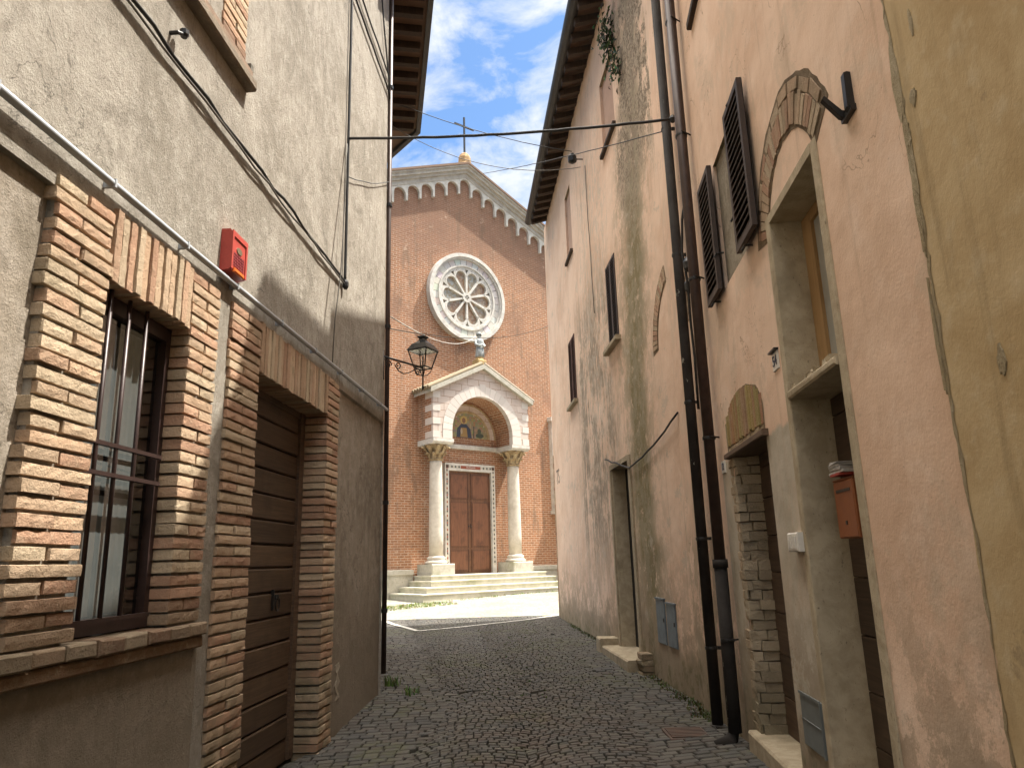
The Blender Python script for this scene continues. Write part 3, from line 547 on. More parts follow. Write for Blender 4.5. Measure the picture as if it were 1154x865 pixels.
b = MB(WF,LB); b.tube([(ex,ey,4.14),(ex,ey,4.62)], .012, 8); b.lathe(ex,ey,[(.004,4.10),(.022,4.14),(.01,4.18)],8)
ro = math.pi/4 - .45; 
def sq(r, z, k): a = ro + k*math.pi/2; return (ex + r*math.cos(a), ey + r*math.sin(a), z)
for k in range(4):
    b.tube([sq(.225,4.70,k), sq(.135,4.44,k)], .010, 6); b.tube([sq(.225,4.70,k), sq(.225,4.70,k+1)], .011, 6); b.tube([sq(.135,4.44,k), sq(.135,4.44,k+1)], .010, 6)
    b.tube([sq(.135,4.44,k), sq(.115,4.38,k), sq(.06,4.33,k), sq(.0,4.32,k)], .007, 6)
b.build('lantern_frame', 'iron', A)
b = MB(WF,LB); b.lathe(ex,ey,[(.245,4.70),(.24,4.715),(.17,4.80),(.07,4.86),(.055,4.89),(.085,4.91),(.085,4.93),(.03,4.95)],4,rot=ro); b.build('hood', 'hood', A)
b = MB(WF,LB); b.lathe(ex,ey,[(.13,4.44),(.218,4.69)],4,rot=ro); b.build('glass', 'glass', A)

# ------------------------------------------------------------------ second house on the left, beyond the corner
H2 = thing('eaves_house', 'house beyond the left corner, mostly hidden, with deep raftered eaves', 'house', BF)
w = MB(BF); shell(w, (10.0,15.1), (-7,0), (-.3,11.75)); w.quad((10,0,-.3),(15.1,0,-.3),(15.1,0,11.75),(10,0,11.75)); w.build('wall', 'greylow', H2)
r = MB(BF); r.prism_z([(9.6,-7.2),(9.6,.95),(15.78,.95),(17.2,.2),(17.2,-7.2)], 11.72, 11.80, (.17,.105,.07)); r.build('roof', 'tilec', H2)
r = MB(BF); r.prism_z([(9.6,.93),(15.78,.93),(15.83,1.03),(9.6,1.03)], 11.62, 11.74); r.prism_z([(15.83,1.03),(15.78,.93),(17.2,.18),(17.28,.26)], 11.62, 11.74); r.build('gutter', 'gut', H2)
for i in range(13):
    u = 10.0 + i*.47; r = MB(BF); r.box(u-.06,u+.06,-.1,.86,11.56,11.72,(1,1,1)); r.build('rafter', 'wsoff', H2)
s = MB(BF); s.box(11.24,11.29,.0,.22,9.2,11.25)
for i in range(24): s.box(11.235,11.295,.03,.19,9.27+i*.08,9.31+i*.08)
s.build('shutter', 'shutg', H2)
# ------------------------------------------------------------------ pink house on the right
P_ = thing('pink_house', 'long pink plastered house along the right side of the street', 'house', NF)
w = MB(NF); holes = [(3.55,4.42,-.2,2.49,.28),(3.55,4.42,2.54,3.64,.22),(5.05,6.15,-.2,2.38,.20),(5.00,5.80,3.72,4.82,.03)]
panel(w, (2.4,8.975), (-.4,8.3), holes, 0); shell(w, (2.4,8.975), (-8,0), (-.4,8.3)); w.build('wall', 'pn', P_)
prof = [(2.4,8.4),(4.6,8.5),(5.75,8.9),(5.95,9.3),(6.35,9.9),(6.55,10.5),(6.85,11.1),(8.98,11.2)]
w = MB(NF); w.prism([(2.4,8.25)] + prof + [(8.98,8.25)], -8, -.002); w.build('upper_wall', 'pn', P_)
w = MB(NF); w.prism(prof + [(u, z+.14) for u, z in prof[::-1]], -8, .45, (.2,.12,.08)); w.build('roof', 'tilec', P_)
# far wing of the same house, in its own frame: parts keep the house as parent
from_far = FF
def far(mb, name, mat, parent=None, smooth=False):
    o = mb.build(name, mat, None, smooth); par = parent or P_
    bpy.context.view_layer.update(); o.parent = par; o.matrix_parent_inverse = par.matrix_world.inverted(); return o
w = MB(FF); fh = [(11.35,12.72,-.3,3.1,.30),(11.42,12.16,5.15,6.62,.08),(15.85,16.75,5.06,6.6,.08),(15.5,16.3,8.5,10.15,.07),(10.75,11.75,8.66,10.05,.07)]
panel(w, (8.66,20.4), (-.4,11.3), fh, 0); shell(w, (8.66,20.4), (-8,0), (-.4,11.3)); far(w, 'far_wall', 'pf')
b = MB(FF)
for i in range(62): b.box(20.28,20.42,-.2,.012,-.2+i*.075,-.2+i*.075+.0749,brc(.1),0,.006)
far(b, 'corner_bricks', 'brick')
w = MB(FF); w.prism_u([(.50,11.28),(.50,11.34),(-4,13.0),(-8.4,11.4),(-8.4,11.3),(-4,12.9)], 8.4, 19.95, (.2,.125,.085)); far(w, 'roof', 'tilec')
w = MB(FF); n = 58
for i in range(n):
    u = 8.5 + 11.4*i/n; t = R.uniform(.7,1.2); w.tube([(u+.1,.50,11.42),(u+.1,.1,11.57)], [.095,.08], 8, (.27*t,.155*t,.10*t))
far(w, 'eave_tiles', 'tilec')
for i in range(26):
    u = 8.9 + i*.43; w = MB(FF); w.prism_u([(-.05,11.27),(.44,11.13),(.46,11.26),(-.05,11.40)], u-.055, u+.055, (R.uniform(.8,1.5),)*3); far(w, 'rafter', 'wsoff')
w = MB(FF); gp = [(.50+.115*math.cos(math.pi+math.pi*k/8), 11.35+.115*math.sin(math.pi+math.pi*k/8)) for k in range(9)]; gp += [(.50+.10*math.cos(2*math.pi-math.pi*k/8), 11.355+.095*math.sin(2*math.pi-math.pi*k/8)) for k in range(9)]
w.prism_u(gp, 8.4, 19.95); far(w, 'gutter', 'gut')
# far openings
def louvre(fr, u0, u1, z0, z1, o, mat, name, put, n=26, mid=True):
    s = MB(fr); t = .045; s.box(u0,u0+t,o,o+.035,z0,z1); s.box(u1-t,u1,o,o+.035,z0,z1); s.box(u0+t,u1-t,o,o+.035,z0,z0+t); s.box(u0+t,u1-t,o,o+.035,z1-t,z1)
    if mid: m = (u0+u1)/2; s.box(m-t,m+t,o,o+.036,z0+t,z1-t)
    for i in range(n):
        z = z0+t+(z1-z0-2*t)*i/n; h = (z1-z0-2*t)/n
        for a, b in ([(u0+t,(u0+u1)/2-t),((u0+u1)/2+t,u1-t)] if mid else [(u0+t,u1-t)]): s.prism_u([(o+.034,z+.004),(o+.036,z+.014),(o+.010,z+h*.95),(o+.006,z+h*.85)],a,b)
    s.quad((u0,o-.004,z0),(u1,o-.004,z0),(u1,o-.004,z1),(u0,o-.004,z1))
    return put(s, name, mat)
louvre(FF, 11.42,12.16,5.15,6.62,-.02,'shut','shutter',lambda s,n,m: far(s,n,m)); louvre(FF, 15.85,16.75,5.06,6.6,-.02,'shutr','shutter',lambda s,n,m: far(s,n,m))
for a, c, z in ((11.3,12.35,5.07),(15.75,16.9,5.0)): s = MB(FF); s.box(a,c,-.05,.10,z,z+.075,(1,1,1),.003,.01); far(s,'sill','jamb')
for a, c, d, e in ((15.5,16.3,8.5,10.15),(10.75,11.75,8.66,10.05)):
    s = MB(FF); s.quad((a,-.05,d),(c,-.05,d),(c,-.05,e),(a,-.05,e)); wb = far(s,'walled_window','farp')
    s = MB(FF); s.box(a-.06,c+.06,0,.06,d-.07,d,(1,1,1),.003,.008); far(s,'sill','wsoff')
s = MB(FF); s.box(11.35,12.72,-.30,-.235,-.2,3.1); dd = far(s,'door','dark')
s = MB(FF); s.box(11.22,11.37,-.02,.025,0,3.17); s.box(11.28,12.80,-.02,.02,3.10,3.18); s.box(12.72,12.80,-.02,.02,0,3.10); far(s,'door_frame','jamb')
s = MB(FF); s.box(12.66,12.719,-.234,-.005,-.1,3.099); far(s,'door_jamb','trav')
s = MB(FF); s.box(10.95,12.9,-.28,.30,-.2,.19,(1,1,1),.006,.02); far(s,'doorstep','jamb')
s = MB(FF); s.box(12.9,13.3,0,.32,-.2,.30,(1,1,1),.01,.02); far(s,'doorstep','jamb')
s = MB(FF)
for i in range(5): s.box(10.66,10.95,-.02,.16+R.uniform(-.02,.02),-.1+i*.082,-.1+i*.082+.072,brc(.35),.012,.012)
far(s,'brick_stub','brick')
# near openings: shutters, walled window, arches, lintel, doors
put = lambda s,n,m: s.build(n,m,P_)
louvre(NF,4.56,5.04,3.70,4.80,.035,'shut','shutter',put,17,False); louvre(NF,5.73,6.21,3.70,4.80,.035,'shut','shutter',put,17,False)
for u, z in ((4.85,3.68),(6.0,3.68),(4.85,4.81),(5.06,4.0),(5.72,4.0)): s = MB(NF); s.tube([(u,0,z),(u,.06,z),(u+.02,.075,z-.03)],.008,6); s.build('shutter_catch','iron',P_)
s = MB(NF); s.quad((4.95,-.028,3.7),(5.85,-.028,3.7),(5.85,-.028,4.85),(4.95,-.028,4.85)); s.build('walled_window','mortar',P_)
b = MB(NF); archbricks(b,3.97,3.42,.51,.665,math.radians(14),math.radians(153),-.03,.010,26,.10,1.08); archbricks(b,3.97,3.42,.675,.735,math.radians(14),math.radians(150),-.03,.008,9,.15,1.08); b.build('brick_arch','brick',P_)
b = MB(NF); b.prism([(3.97+r*R.uniform(.985,1.015)*math.cos(t),3.42+1.08*r*R.uniform(.985,1.015)*math.sin(t)) for r, ts in ((.765,range(11,158,5)),(.485,range(157,11,-5))) for t in [math.radians(a) for a in ts]],-.02,.003); b.build('arch_mortar','jointm',P_)
b = MB(NF); pts = [(6.26,2.425),(6.28,2.58)] + [(5.66+.62*math.cos(t), 2.58+.27*math.sin(t)) for t in [math.radians(a) for a in range(10,171,10)]] + [(5.04,2.58),(5.06,2.425)]
for i in range(19):
    a = 5.06+i*.0635; zt = 2.58+.27*math.sqrt(max(0,1-((a+.03-5.66)/.63)**2)); b.box(a+.004,a+.06,-.03,.012+R.uniform(-.004,.004),2.47+R.uniform(-.01,.01),zt-.01,tuple(x*R.uniform(.8,1.1) for x in (.36,.235,.12)),.003,.006)
for i in range(9): b.box(5.06+i*.132,5.06+i*.132+.122,-.03,.010,2.425,2.465,(.36,.28,.18),.006,.008)
b.build('brick_arch','brick',P_)
b = MB(NF); b.prism([(u+R.uniform(-.012,.012),z+R.uniform(-.012,.012)) for u, z in pts],-.02,.003); b.build('arch_mortar','jointm',P_)
s = MB(NF); s.box(4.98,6.26,-.2,.045,2.375,2.42,(1,1,1),.002,.006); s.build('door_lintel','wdark',P_)
s = MB(NF)
for i in range(29):
    z = .22 + i*.0745; k = R.uniform(.85,1.15); o = -.205
    while o < -.01: w_ = R.uniform(.09,.2); s.box(6.05+R.uniform(0,.03),6.19,o,min(o+w_-.006,.004),z,z+.069,(.40*k,.33*k,.235*k),.006,.0) ; o += w_
for i in range(29): s.box(6.15,6.24+R.uniform(-.05,.06),-.01,.004,.22+i*.0745,.22+i*.0745+.066,(.38,.29,.195),.006,.005)
s.build('brick_jamb','brick',P_)
d = MB(NF); z = .3
while z < 2.37: h = R.uniform(.24,.30); t = R.uniform(.6,.95); d.box(5.02,6.16,-.25,-.19,z+.003,min(z+h-.003,2.39),(t,t,t),.0006,.004); z += h
d.build('door','wdark',P_)
s = MB(NF); s.box(5.0,6.22,-.25,.07,-.2,.30,(1,1,1),.004,.015); s.build('threshold','jamb',P_)
# travertine portal
s = MB(NF); s.box(4.40,4.48,-.27,.012,-.2,3.68,(1,1,1),.002,.006); s.box(3.49,3.57,-.27,.012,-.2,3.68,(1,1,1),.002,.006); s.box(3.571,4.399,-.27,.012,3.625,3.68); pr = s.build('portal','trav',P_)
s = MB(NF); s.box(3.572,4.398,-.27,.03,2.485,2.535,(1,1,1),.004,.01)
for i in range(9): u = R.uniform(3.65,4.35); s.box(u-.03,u+.03,-.15,.01,2.536,2.55+R.uniform(0,.025),(1,1,1),.008)
s.build('transom','trav',pr)
s = MB(NF); s.quad((3.57,-.205,2.53),(4.4,-.205,2.53),(4.4,-.205,3.63),(3.57,-.205,3.63)); s.build('pane','glaz',pr); s = MB(NF); s.box(4.24,4.398,-.22,-.185,2.54,3.62); s.box(3.575,4.24,-.22,-.185,3.55,3.62); s.build('pane_frame','woch',pr)
d = MB(NF); z = .3
while z < 2.48: h = R.uniform(.27,.31); t = R.uniform(.45,.7); d.box(3.575,4.39,-.34,-.215,z+.003,min(z+h-.003,2.48),(t,t,t),.0006,.004); z += h
dd = d.build('door','wdark',pr); s = MB(NF); s.tube([(3.85,-.215,1.42),(3.85,-.19,1.42)],.028,10); s.build('door_knob','plaq',dd)
s = MB(NF); s.box(3.5,4.48,-.34,.04,-.2,.3,(1,1,1),.004,.015); s.build('threshold','trav',pr)
s = MB(NF); s.box(5.6,6.1,-.01,.045,6.42,6.49,(1,1,1),.003,.008); s.build('sill','wsoff',P_)
# blocked arch between the pipes
b = MB(FF); archbricks(b,8.45,4.27,.80,1.0,math.radians(2),math.radians(74),-.03,.012,17,.0,1.0); far(b,'brick_arch','brick')
b = MB(FF); b.prism([(8.45+r*math.cos(t),4.27+r*math.sin(t)) for r, ts in ((1.03,range(-1,77,4)),(.77,range(76,-2,-4))) for t in [math.radians(a) for a in ts]],-.02,.003); far(b,'arch_mortar','jointm')
b = MB(NF); archbricks(b,8.55,4.1,.84,1.06,math.radians(120),math.radians(184),-.03,.010,16,.25,1.0); b.build('brick_arch','brick',P_)
# ------------------------------------------------------------------ things on the right walls
def onwall(name, label, cat, fr, base): return thing(name, label, cat, fr, base), base
T, B0 = onwall('downpipe', 'dark green-black downpipe with worn paint, the farther of the pair on the pink house', 'downpipe', NF, (7.42,.09,.1))
b = MB(NF,B0); b.tube([(7.42,.09,.1),(7.40,.09,8.5)],.052,14); b.build('pipe','piped',T,True)
for z in (.75,1.75,3.1,4.7,6.2): b = MB(NF,B0); b.lathe(7.415,.09,[(.058,z),(.06,z+.015),(.058,z+.03)],14); b.box(7.40,7.43,-.09+.09-.09+.09,.03,z,z+.03); b.build('bracket','iron',T)
T, B0 = onwall('downpipe', 'brown downpipe with dark cast iron foot, the nearer of the pair on the pink house', 'downpipe', NF, (6.62,.09,.05))
b = MB(NF,B0); b.tube([(6.60,.09,1.55),(6.57,.09,8.4)],.050,14); b.build('pipe','pipeb',T,True)
b = MB(NF,B0); b.tube([(6.62,.09,.20),(6.60,.09,1.55)],.056,14); b.lathe(6.60,.09,[(.064,1.50),(.064,1.57)],14); b.tube([(6.62,.09,.26),(6.62,.12,.14),(6.62,.24,.08)],[.056,.06,.064],14); b.build('iron_foot','piped',T,True)
for z in (.9,2.6,4.1,5.6,6.9): b = MB(NF,B0); b.lathe(6.59,.09,[(.057,z),(.059,z+.015),(.057,z+.03)],14); b.tube([(6.59,.0,z+.02),(6.50,.1,z+.02)],.008,6); b.build('bracket','iron',T)
def plate(s, u, z, w_, h, label, hgt):
    T, B0 = onwall('house_number', label, 'number plate', NF, (u,0,z)); b = MB(NF,B0); b.box(u-w_/2,u+w_/2,-.003,.010,z-h/2,z+h/2,(1,1,1),0,.003); b.build('tile','tile',T)
    text(NF,B0,s,u,.0125,z,hgt,'ink','numeral',T,True,1.0,.0015)
    if s == '54': b = MB(NF,B0); b.box(u-w_/2-.01,u+w_/2+.01,0,.03,z+h/2+.003,z+h/2+.014); b.build('rim','iron',T)
plate('54', 4.62, 2.785, .125, .115, 'white enamel house number 54 beside the tall stone portal', .095); plate('12', 6.50, 2.345, .14, .105, 'white enamel house number 12 between the brown pipe and the brick arch', .085)
T, B0 = onwall('meter_vent', 'dark grey-green utility hatch low on the grey render beside the portal', 'utility hatch', NF, (4.68,0,.5)); b = MB(NF,B0); b.box(4.50,4.89,-.01,.014,.50,.79,(1,1,1),0,.004); b.build('panel','slate',T)
b = MB(NF,B0); b.box(4.51,4.88,.014,.018,.645,.65); b.box(4.50,4.89,.014,.022,.785,.80); b.box(4.50,4.515,.014,.02,.5,.785); b.build('trim','slate',T)
T, B0 = onwall('intercom', 'small white intercom box on the grey render beside the portal', 'intercom', NF, (4.55,0,1.61)); b = MB(NF,B0); b.box(4.45,4.65,0,.05,1.61,1.72,(1,1,1),0,.008); b.build('case','white',T)
for i in range(4): b = MB(NF,B0); b.box(4.48+i*.04,4.505+i*.04,.05,.056,1.63,1.70); b.build('button','white',T)
T, B0 = onwall('mailbox', 'orange metal mailbox stuffed with papers inside the stone portal', 'mailbox', NF, (4.05,-.215,1.67)); b = MB(NF,B0); b.box(3.91,4.19,-.215,-.10,1.67,1.97,(1,1,1),0,.008); b.build('box','orange',T)
b = MB(NF,B0); b.prism_u([(-.215,1.975),(-.105,1.972),(-.10,1.98),(-.215,2.01)],3.905,4.195); b.build('lid','orange',T); b = MB(NF,B0); b.box(3.95,4.15,-.10,-.097,1.91,1.925); b.build('slot','iron',T); b = MB(NF,B0); b.box(4.04,4.06,-.10,-.096,1.74,1.76); b.build('lock','iron',T)
N = thing('newspaper', 'folded newspapers lying on top of the orange mailbox', 'newspaper', NF, (4.05,-.15,2.0)); B0 = (4.05,-.15,2.0)
b = MB(NF,B0)
for i in range(4): k = .010*i; b.box(3.97+k,4.17-k,-.19,-.075+R.uniform(-.01,.015),2.012+i*.016,2.024+i*.016,(1,1,1),.006)
b.build('sheets','paper',N); b = MB(NF,B0); b.prism_z([(3.98,-.17),(4.12,-.17),(4.14,-.075),(4.0,-.07)],1.996,2.008); b.build('flyer','paperr',N)
T, B0 = onwall('iron_bracket', 'rusty V shaped iron bracket sticking out above the stone portal', 'bracket', NF, (3.1,0,3.5)); b = MB(NF,B0)
b.prism_u([(0,3.515),(.02,3.5),(.035,3.52),(.03,3.69),(.015,3.695),(.0,3.69)],3.0,3.035); b.prism_u([(.0,3.50),(.04,3.515),(.11,3.61),(.10,3.625),(.03,3.545),(.0,3.54)],3.07,3.10); b.box(2.99,3.11,-.01,.025,3.497,3.525); b.build('arms','iron',T)
FAR = [('meter_box',9.36,9.74,.50,1.02,'grey utility meter door low on the pink house, nearer of two'),('meter_box',9.84,10.24,.50,1.06,'grey utility meter door low on the pink house, farther of two')]
for n_, a, c, d, e, lab in FAR:
    T, B0 = onwall(n_, lab, 'meter box', FF, (a,0,d)); b = MB(FF,B0); b.box(a,c,-.01,.02,d,e,(1,1,1),0,.005); b.build('door','shutg',T); b = MB(FF,B0); b.box(a+.03,a+.06,.02,.03,(d+e)/2,(d+e)/2+.05); b.build('latch','iron',T); b = MB(FF,B0); b.box(a-.02,c+.02,0,.03,e,e+.02); b.build('rim','shutg',T)
cablething('wall_cable', 'sagging black cable from the dark downpipe to the far doorway', 'cable', FF, wob((8.5,.04,3.28),(11.2,.04,2.95),9,.012,.06)+wob((11.25,.04,2.97),(13.0,.04,3.33),6,.02), .014, 'cable')
cablething('wall_cable', 'loose cable loops hanging between the two downpipes', 'cable', NF, [(6.9,.03,5.2),(6.95,.09,4.9),(7.05,.1,4.6),(7.0,.08,4.2),(7.15,.06,3.9),(7.1,.06,3.5),(7.2,.05,3.0)], .013, 'cable')
b = MB(NF,(6.95,0,4.4)); b.lathe(6.98,.06,[(.02,4.35),(.05,4.38),(.055,4.45),(.03,4.5)],8); b.lathe(7.05,.06,[(.02,4.15),(.045,4.18),(.05,4.25),(.02,4.3)],8); tag(b.build('cable_clamp','iron',None),'dark cable clamp between the two downpipes','cable clamp')
T, B0 = onwall('insulator', 'round dark insulator on an iron peg under the far eave', 'insulator', FF, (13.7,0,9.75)); b = MB(FF,B0); b.tube([(13.7,0,9.72),(13.7,.25,9.72)],.012,6); b.build('peg','iron',T); b = MB(FF,B0); b.lathe(13.7,.22,[(.03,9.62),(.09,9.66),(.09,9.78),(.04,9.85)],10); b.build('cup','iron',T)
cablething('wall_cable', 'thin wire running down the pink wall below the insulator', 'cable', FF, wob((13.4,.02,9.4),(13.3,.02,6.2),8,.02), .008, 'cableg')
T, B0 = onwall('painted_mark', 'faint grey stencilled letters on the far end of the pink house', 'painted mark', FF, (19.6,0,3.4)); text(FF,B0,'TS',19.55,.002,3.75,.55,'inkg','letters',T,True,1.0,.002)
b = MB(WF,(1.5,7.1,gh(1.5,7.1))); 
for i in range(7): b.box(1.30,1.62,6.92+i*.055,6.955+i*.055,gh(1.46,7.1)+.003,gh(1.46,7.1)+.02)
b.box(1.28,1.64,6.88,7.32,gh(1.46,7.1)-.01,gh(1.46,7.1)+.008); tag(b.build('drain_grate','rust',None),'small rusty drain grate in the cobbles near the brown downpipe','drain grate')

# ------------------------------------------------------------------ ochre house
O_ = thing('ochre_house', 'ochre plastered house nearest on the right with peeling edge', 'house', NF)
w = MB(NF); e = [(2.605 + R.uniform(-.008,.008) + .006*math.sin(i*.7), -.4 + .05*i) for i in range(180)]; w.prism([(-6,-.4)] + e + [(-6,e[-1][1])], -.01, .012)
shell(w,(-6,2.4),(-8,0),(-.4,8.4)); w.build('wall','ochre',O_)
w = MB(NF); w.prism([(-6.2,8.4),(2.4,8.4),(2.4,8.54),(-6.2,8.54)],-8,.4,(.2,.12,.08)); w.build('roof','tilec',O_)
def blob(uc, zc, a, b_, o0, o1, n=13, j=.25): return [(uc + a*math.cos(2*math.pi*i/n)*R.uniform(1-j,1+j), zc + b_*math.sin(2*math.pi*i/n)*R.uniform(1-j,1+j)) for i in range(n)]
w = MB(NF); zs = [-.35 + .045*i for i in range(190)]; wl = [abs(R.gauss(0,.007)) + .03*max(0, math.sin(z*2.3+1))**6 for z in zs]; eu = [2.605 + .006*math.sin(z*7) for z in zs]
L0 = [(eu[i] + R.uniform(-.004,.012), zs[i]) for i in range(190)]; L1 = [(eu[i] - .01 - wl[i], zs[i]) for i in range(190)]
for i in range(189): w.quad((*[L0[i][0]],.0125,L0[i][1]),(L0[i+1][0],.0125,L0[i+1][1]),(L1[i+1][0],.0145,L1[i+1][1]),(L1[i][0],.0145,L1[i][1]))
w.build('broken_edge','flake',O_)
for uc, zc, a, bb, o in ((2.60,3.35,.028,.17,.016),(2.585,3.12,.022,.06,.016),(2.60,2.82,.016,.2,.016),(2.62,2.3,.012,.2,.016),(2.50,3.22,.022,.035,.0165),(2.43,3.48,.012,.05,.0165),(2.27,2.15,.02,.045,.0165),(2.2,1.6,.012,.02,.0165)):
    w = MB(NF); w.prism(blob(uc,zc,a,bb,0,0,17,.3),.005,o); w.build('plaster_flake','flake',O_)

# ------------------------------------------------------------------ overhead wires
def span(name, label, a, b_, r, mat, sag, n=24): return cablething(name, label, 'cable', WF, wob(tuple(a), tuple(b_), n, .004, sag), r, mat)
a = LF.P(7.79,.04,6.60); b_ = NF.P(7.15,.06,6.17); span('street_cable','thick dark cable strung across the street between the two houses',a,b_,.016,'cable',.06)
c = MB(WF,tuple(b_)); c.lathe(b_.x,b_.y,[(.02,b_.z-.04),(.04,b_.z),(.02,b_.z+.04)],8); tag(c.build('cable_knot','cable',None),'knotted cable end behind the brown downpipe, high up','cable knot')
e0 = BF.P(15.0,.6,11.45); k0 = Vector((-2.06,16.28,11.3)); f0 = FF.P(13.46,.1,9.4)
span('overhead_wire','upper thin wire from the left eaves to the insulator on the pink house',BF.P(14.3,.55,11.3),FF.P(13.7,.22,9.9),.008,'cable',.12)
span('overhead_wire','lower thin grey wire sagging from the left eaves to the pink house',BF.P(14.9,.3,11.2),f0,.007,'cableg',.45)
span('overhead_wire','slanting wire rising from the church gable towards the near downpipes',Vector((-.6,17.2,11.35)),NF.P(7.4,.05,6.2),.007,'cable',.05)
span('festoon_cord','dark cord strung low across the street in front of the rose window',LF.P(9.95,.03,4.9),FF.P(20.2,.02,8.2),.007,'cableg',.25)
span('festoon_cord','pale cord running from the corner of the stucco house to the rose window',LF.P(9.95,.03,5.1),CF.P(17.1,.4,10.7),.009,'cord',.35)

# ------------------------------------------------------------------ church
C_ = thing('church', 'red brick church with gabled front, rose window and columned porch', 'church', CF)
UC = 16.95; SL = .42; AP = 18.2; HW = 6.3
def top(u): return AP - SL*abs(u-UC)
w = MB(CF); w.prism([(UC-HW,-.3),(UC+HW,-.3),(UC+HW,top(UC+HW)),(UC,AP),(UC-HW,top(UC-HW))], -18, 0); w.build('facade_wall','cbrick',C_)
w = MB(CF); T0 = lambda u: AP + .42 - SL*abs(u-UC)
for dz0, dz1, oo in ((-.42-.12,-.34,.16),(-.34,-.2,.24),(-.2,-.06,.34),(-.06,.02,.40)):
    for sg in (-1,1):
        ue = UC + sg*(HW+.3); p = [(UC,T0(UC)+dz0),(UC,T0(UC)+dz1),(ue,T0(ue)+dz1),(ue,T0(ue)+dz0)]; w.prism(p,-.3,oo)
w.build('cornice','cornst',C_)
w = MB(CF)
for sg in (-1,1):
    ue = UC + sg*(HW+.35); w.prism([(UC,T0(UC)+.022),(UC,T0(UC)+.12),(ue,T0(ue)+.12),(ue,T0(ue)+.022)],-18.2,.44,(.2,.13,.09))
w.build('roof','tilec',C_)
w = MB(CF); pit = .652; ph = .048
for sg in (-1,1):
    for i in range(10):
        a, c = pit*(i-.5), pit*(i+.5)
        if i == 0 and sg > 0: continue
        U = lambda t: UC + sg*t
        tp = lambda t: T0(U(t)) - .53; bt = lambda t: T0(U(t)) - 1.25; m = (a+c)/2; r_ = (c-a)/2 - ph; zc = tp(m) - .10 - r_
        ar = [(m + r_*math.cos(t*math.pi/10), zc + r_*math.sin(t*math.pi/10)) for t in range(11)]
        zb0, zb1 = bt(a)+.0, bt(c)
        poly = [(a,tp(a)),] + ([(0,tp(0))] if i == 0 else []) + [(c,tp(c)),(c,zb1),(c-ph,zb1)] + ar + [(a+ph,zb0),(a,zb0)]
        w.prism([(U(t), z) for t, z in poly], 0, .13)
w.build('arched_frieze','marble',C_)
w = MB(CF); w.lathe(UC,.1,[(.34,18.60),(.36,18.68),(.30,18.75),(.28,19.05),(.22,19.2),(.12,19.28)],9,so=.9); fi = w.build('finial','finst',C_)
w = MB(CF); w.box(UC-.035,UC+.035,.07,.13,19.2,21.1); w.box(UC-.52,UC+.52,.075,.125,20.6,20.67); w.build('cross','iron',fi)
# rose window
RZ = 12.50; w = MB(CF)
def ring(mb, r0, r1, o0, o1, n=72, c=(1,1,1)):
    A_ = [(mb.pt(UC+r0*math.cos(t),o1,RZ+r0*math.sin(t)), mb.pt(UC+r1*math.cos(t),o1,RZ+r1*math.sin(t)), mb.pt(UC+r1*math.cos(t),o0,RZ+r1*math.sin(t)), mb.pt(UC+r0*math.cos(t),o0,RZ+r0*math.sin(t))) for t in [2*math.pi*i/n for i in range(n)]]
    for i in range(n):
        p, q = A_[i], A_[(i+1)%n]
        for k in range(4): mb.face((p[k],q[k],q[(k+1)%4],p[(k+1)%4]), c)
ring(w,1.78,1.93,0,.26); ring(w,1.70,1.78,0,.20); ring(w,1.36,1.44,0,.17)
rw = w.build('rose_window','marble',C_)
w = MB(CF); n = 32
for i in range(n):
    t0, t1 = 2*math.pi*(i+.03)/n, 2*math.pi*(i+.97)/n; k = R.choice([(.60,.565,.51),(.56,.49,.44),(.57,.53,.48),(.55,.51,.47)]); k = tuple(x*R.uniform(.9,1.05) for x in k)
    w.prism([(UC+r*math.cos(t),RZ+r*math.sin(t)) for r, t in ((1.44,t0),(1.70,t0),(1.70,t1),(1.44,t1))],0,.12,k)
w.build('marble_ring','attr',rw)
w = MB(CF); w.prism(arc(UC,RZ,1.36,0,2*math.pi,60)[:-1],0,.02); w.build('stained_glass','sglass',rw)
w = MB(CF); K = 10; ring(w,.10,.22,.02,.15,32); ring(w,1.26,1.36,.02,.13)
for k in range(K):
    t = 2*math.pi*(k+.5)/K; d_ = Vector((math.cos(t),math.sin(t))); n_ = Vector((-d_.y,d_.x))
    q = [Vector((UC,RZ)) + d_*r + n_*s_ for r, s_ in ((.2,-.035),(.92,-.05),(.92,.05),(.2,.035))]; w.prism([(v.x,v.y) for v in q],.02,.13)
    t = 2*math.pi*k/K; cx, cz, rr = UC + .93*math.cos(t), RZ + .93*math.sin(t), .30
    # petal head: half ring
    hs = [t - math.pi/2*1.12 + math.pi*1.12*i/14 for i in range(15)]
    pin = [(cx+(rr-.045)*math.cos(a_),cz+(rr-.045)*math.sin(a_)) for a_ in hs]; pout = [(cx+(rr+.035)*math.cos(a_),cz+(rr+.035)*math.sin(a_)) for a_ in hs[::-1]]; w.prism(pin+pout,.02,.131)
    # spandrel between two petals with a small pierced triangle
    tm = 2*math.pi*(k+.5)/K
    for sgn in (-1,1):
        q = [(UC+r*math.cos(tm+sgn*s_),RZ+r*math.sin(tm+sgn*s_)) for r, s_ in ((1.0,0.0),(1.02,.03),(1.27,.19),(1.30,.19),(1.30,.09),(1.2,.05),(1.12,.02))]; w.prism(q,.02,.128)
for k in range(4): t = math.pi/4 + k*math.pi/2; w.prism([(UC+r*math.cos(t+s_),RZ+r*math.sin(t+s_)) for r, s_ in ((0,0),(.12,-.25),(.12,.25))],.02,.14)
w.build('tracery','marble',rw)
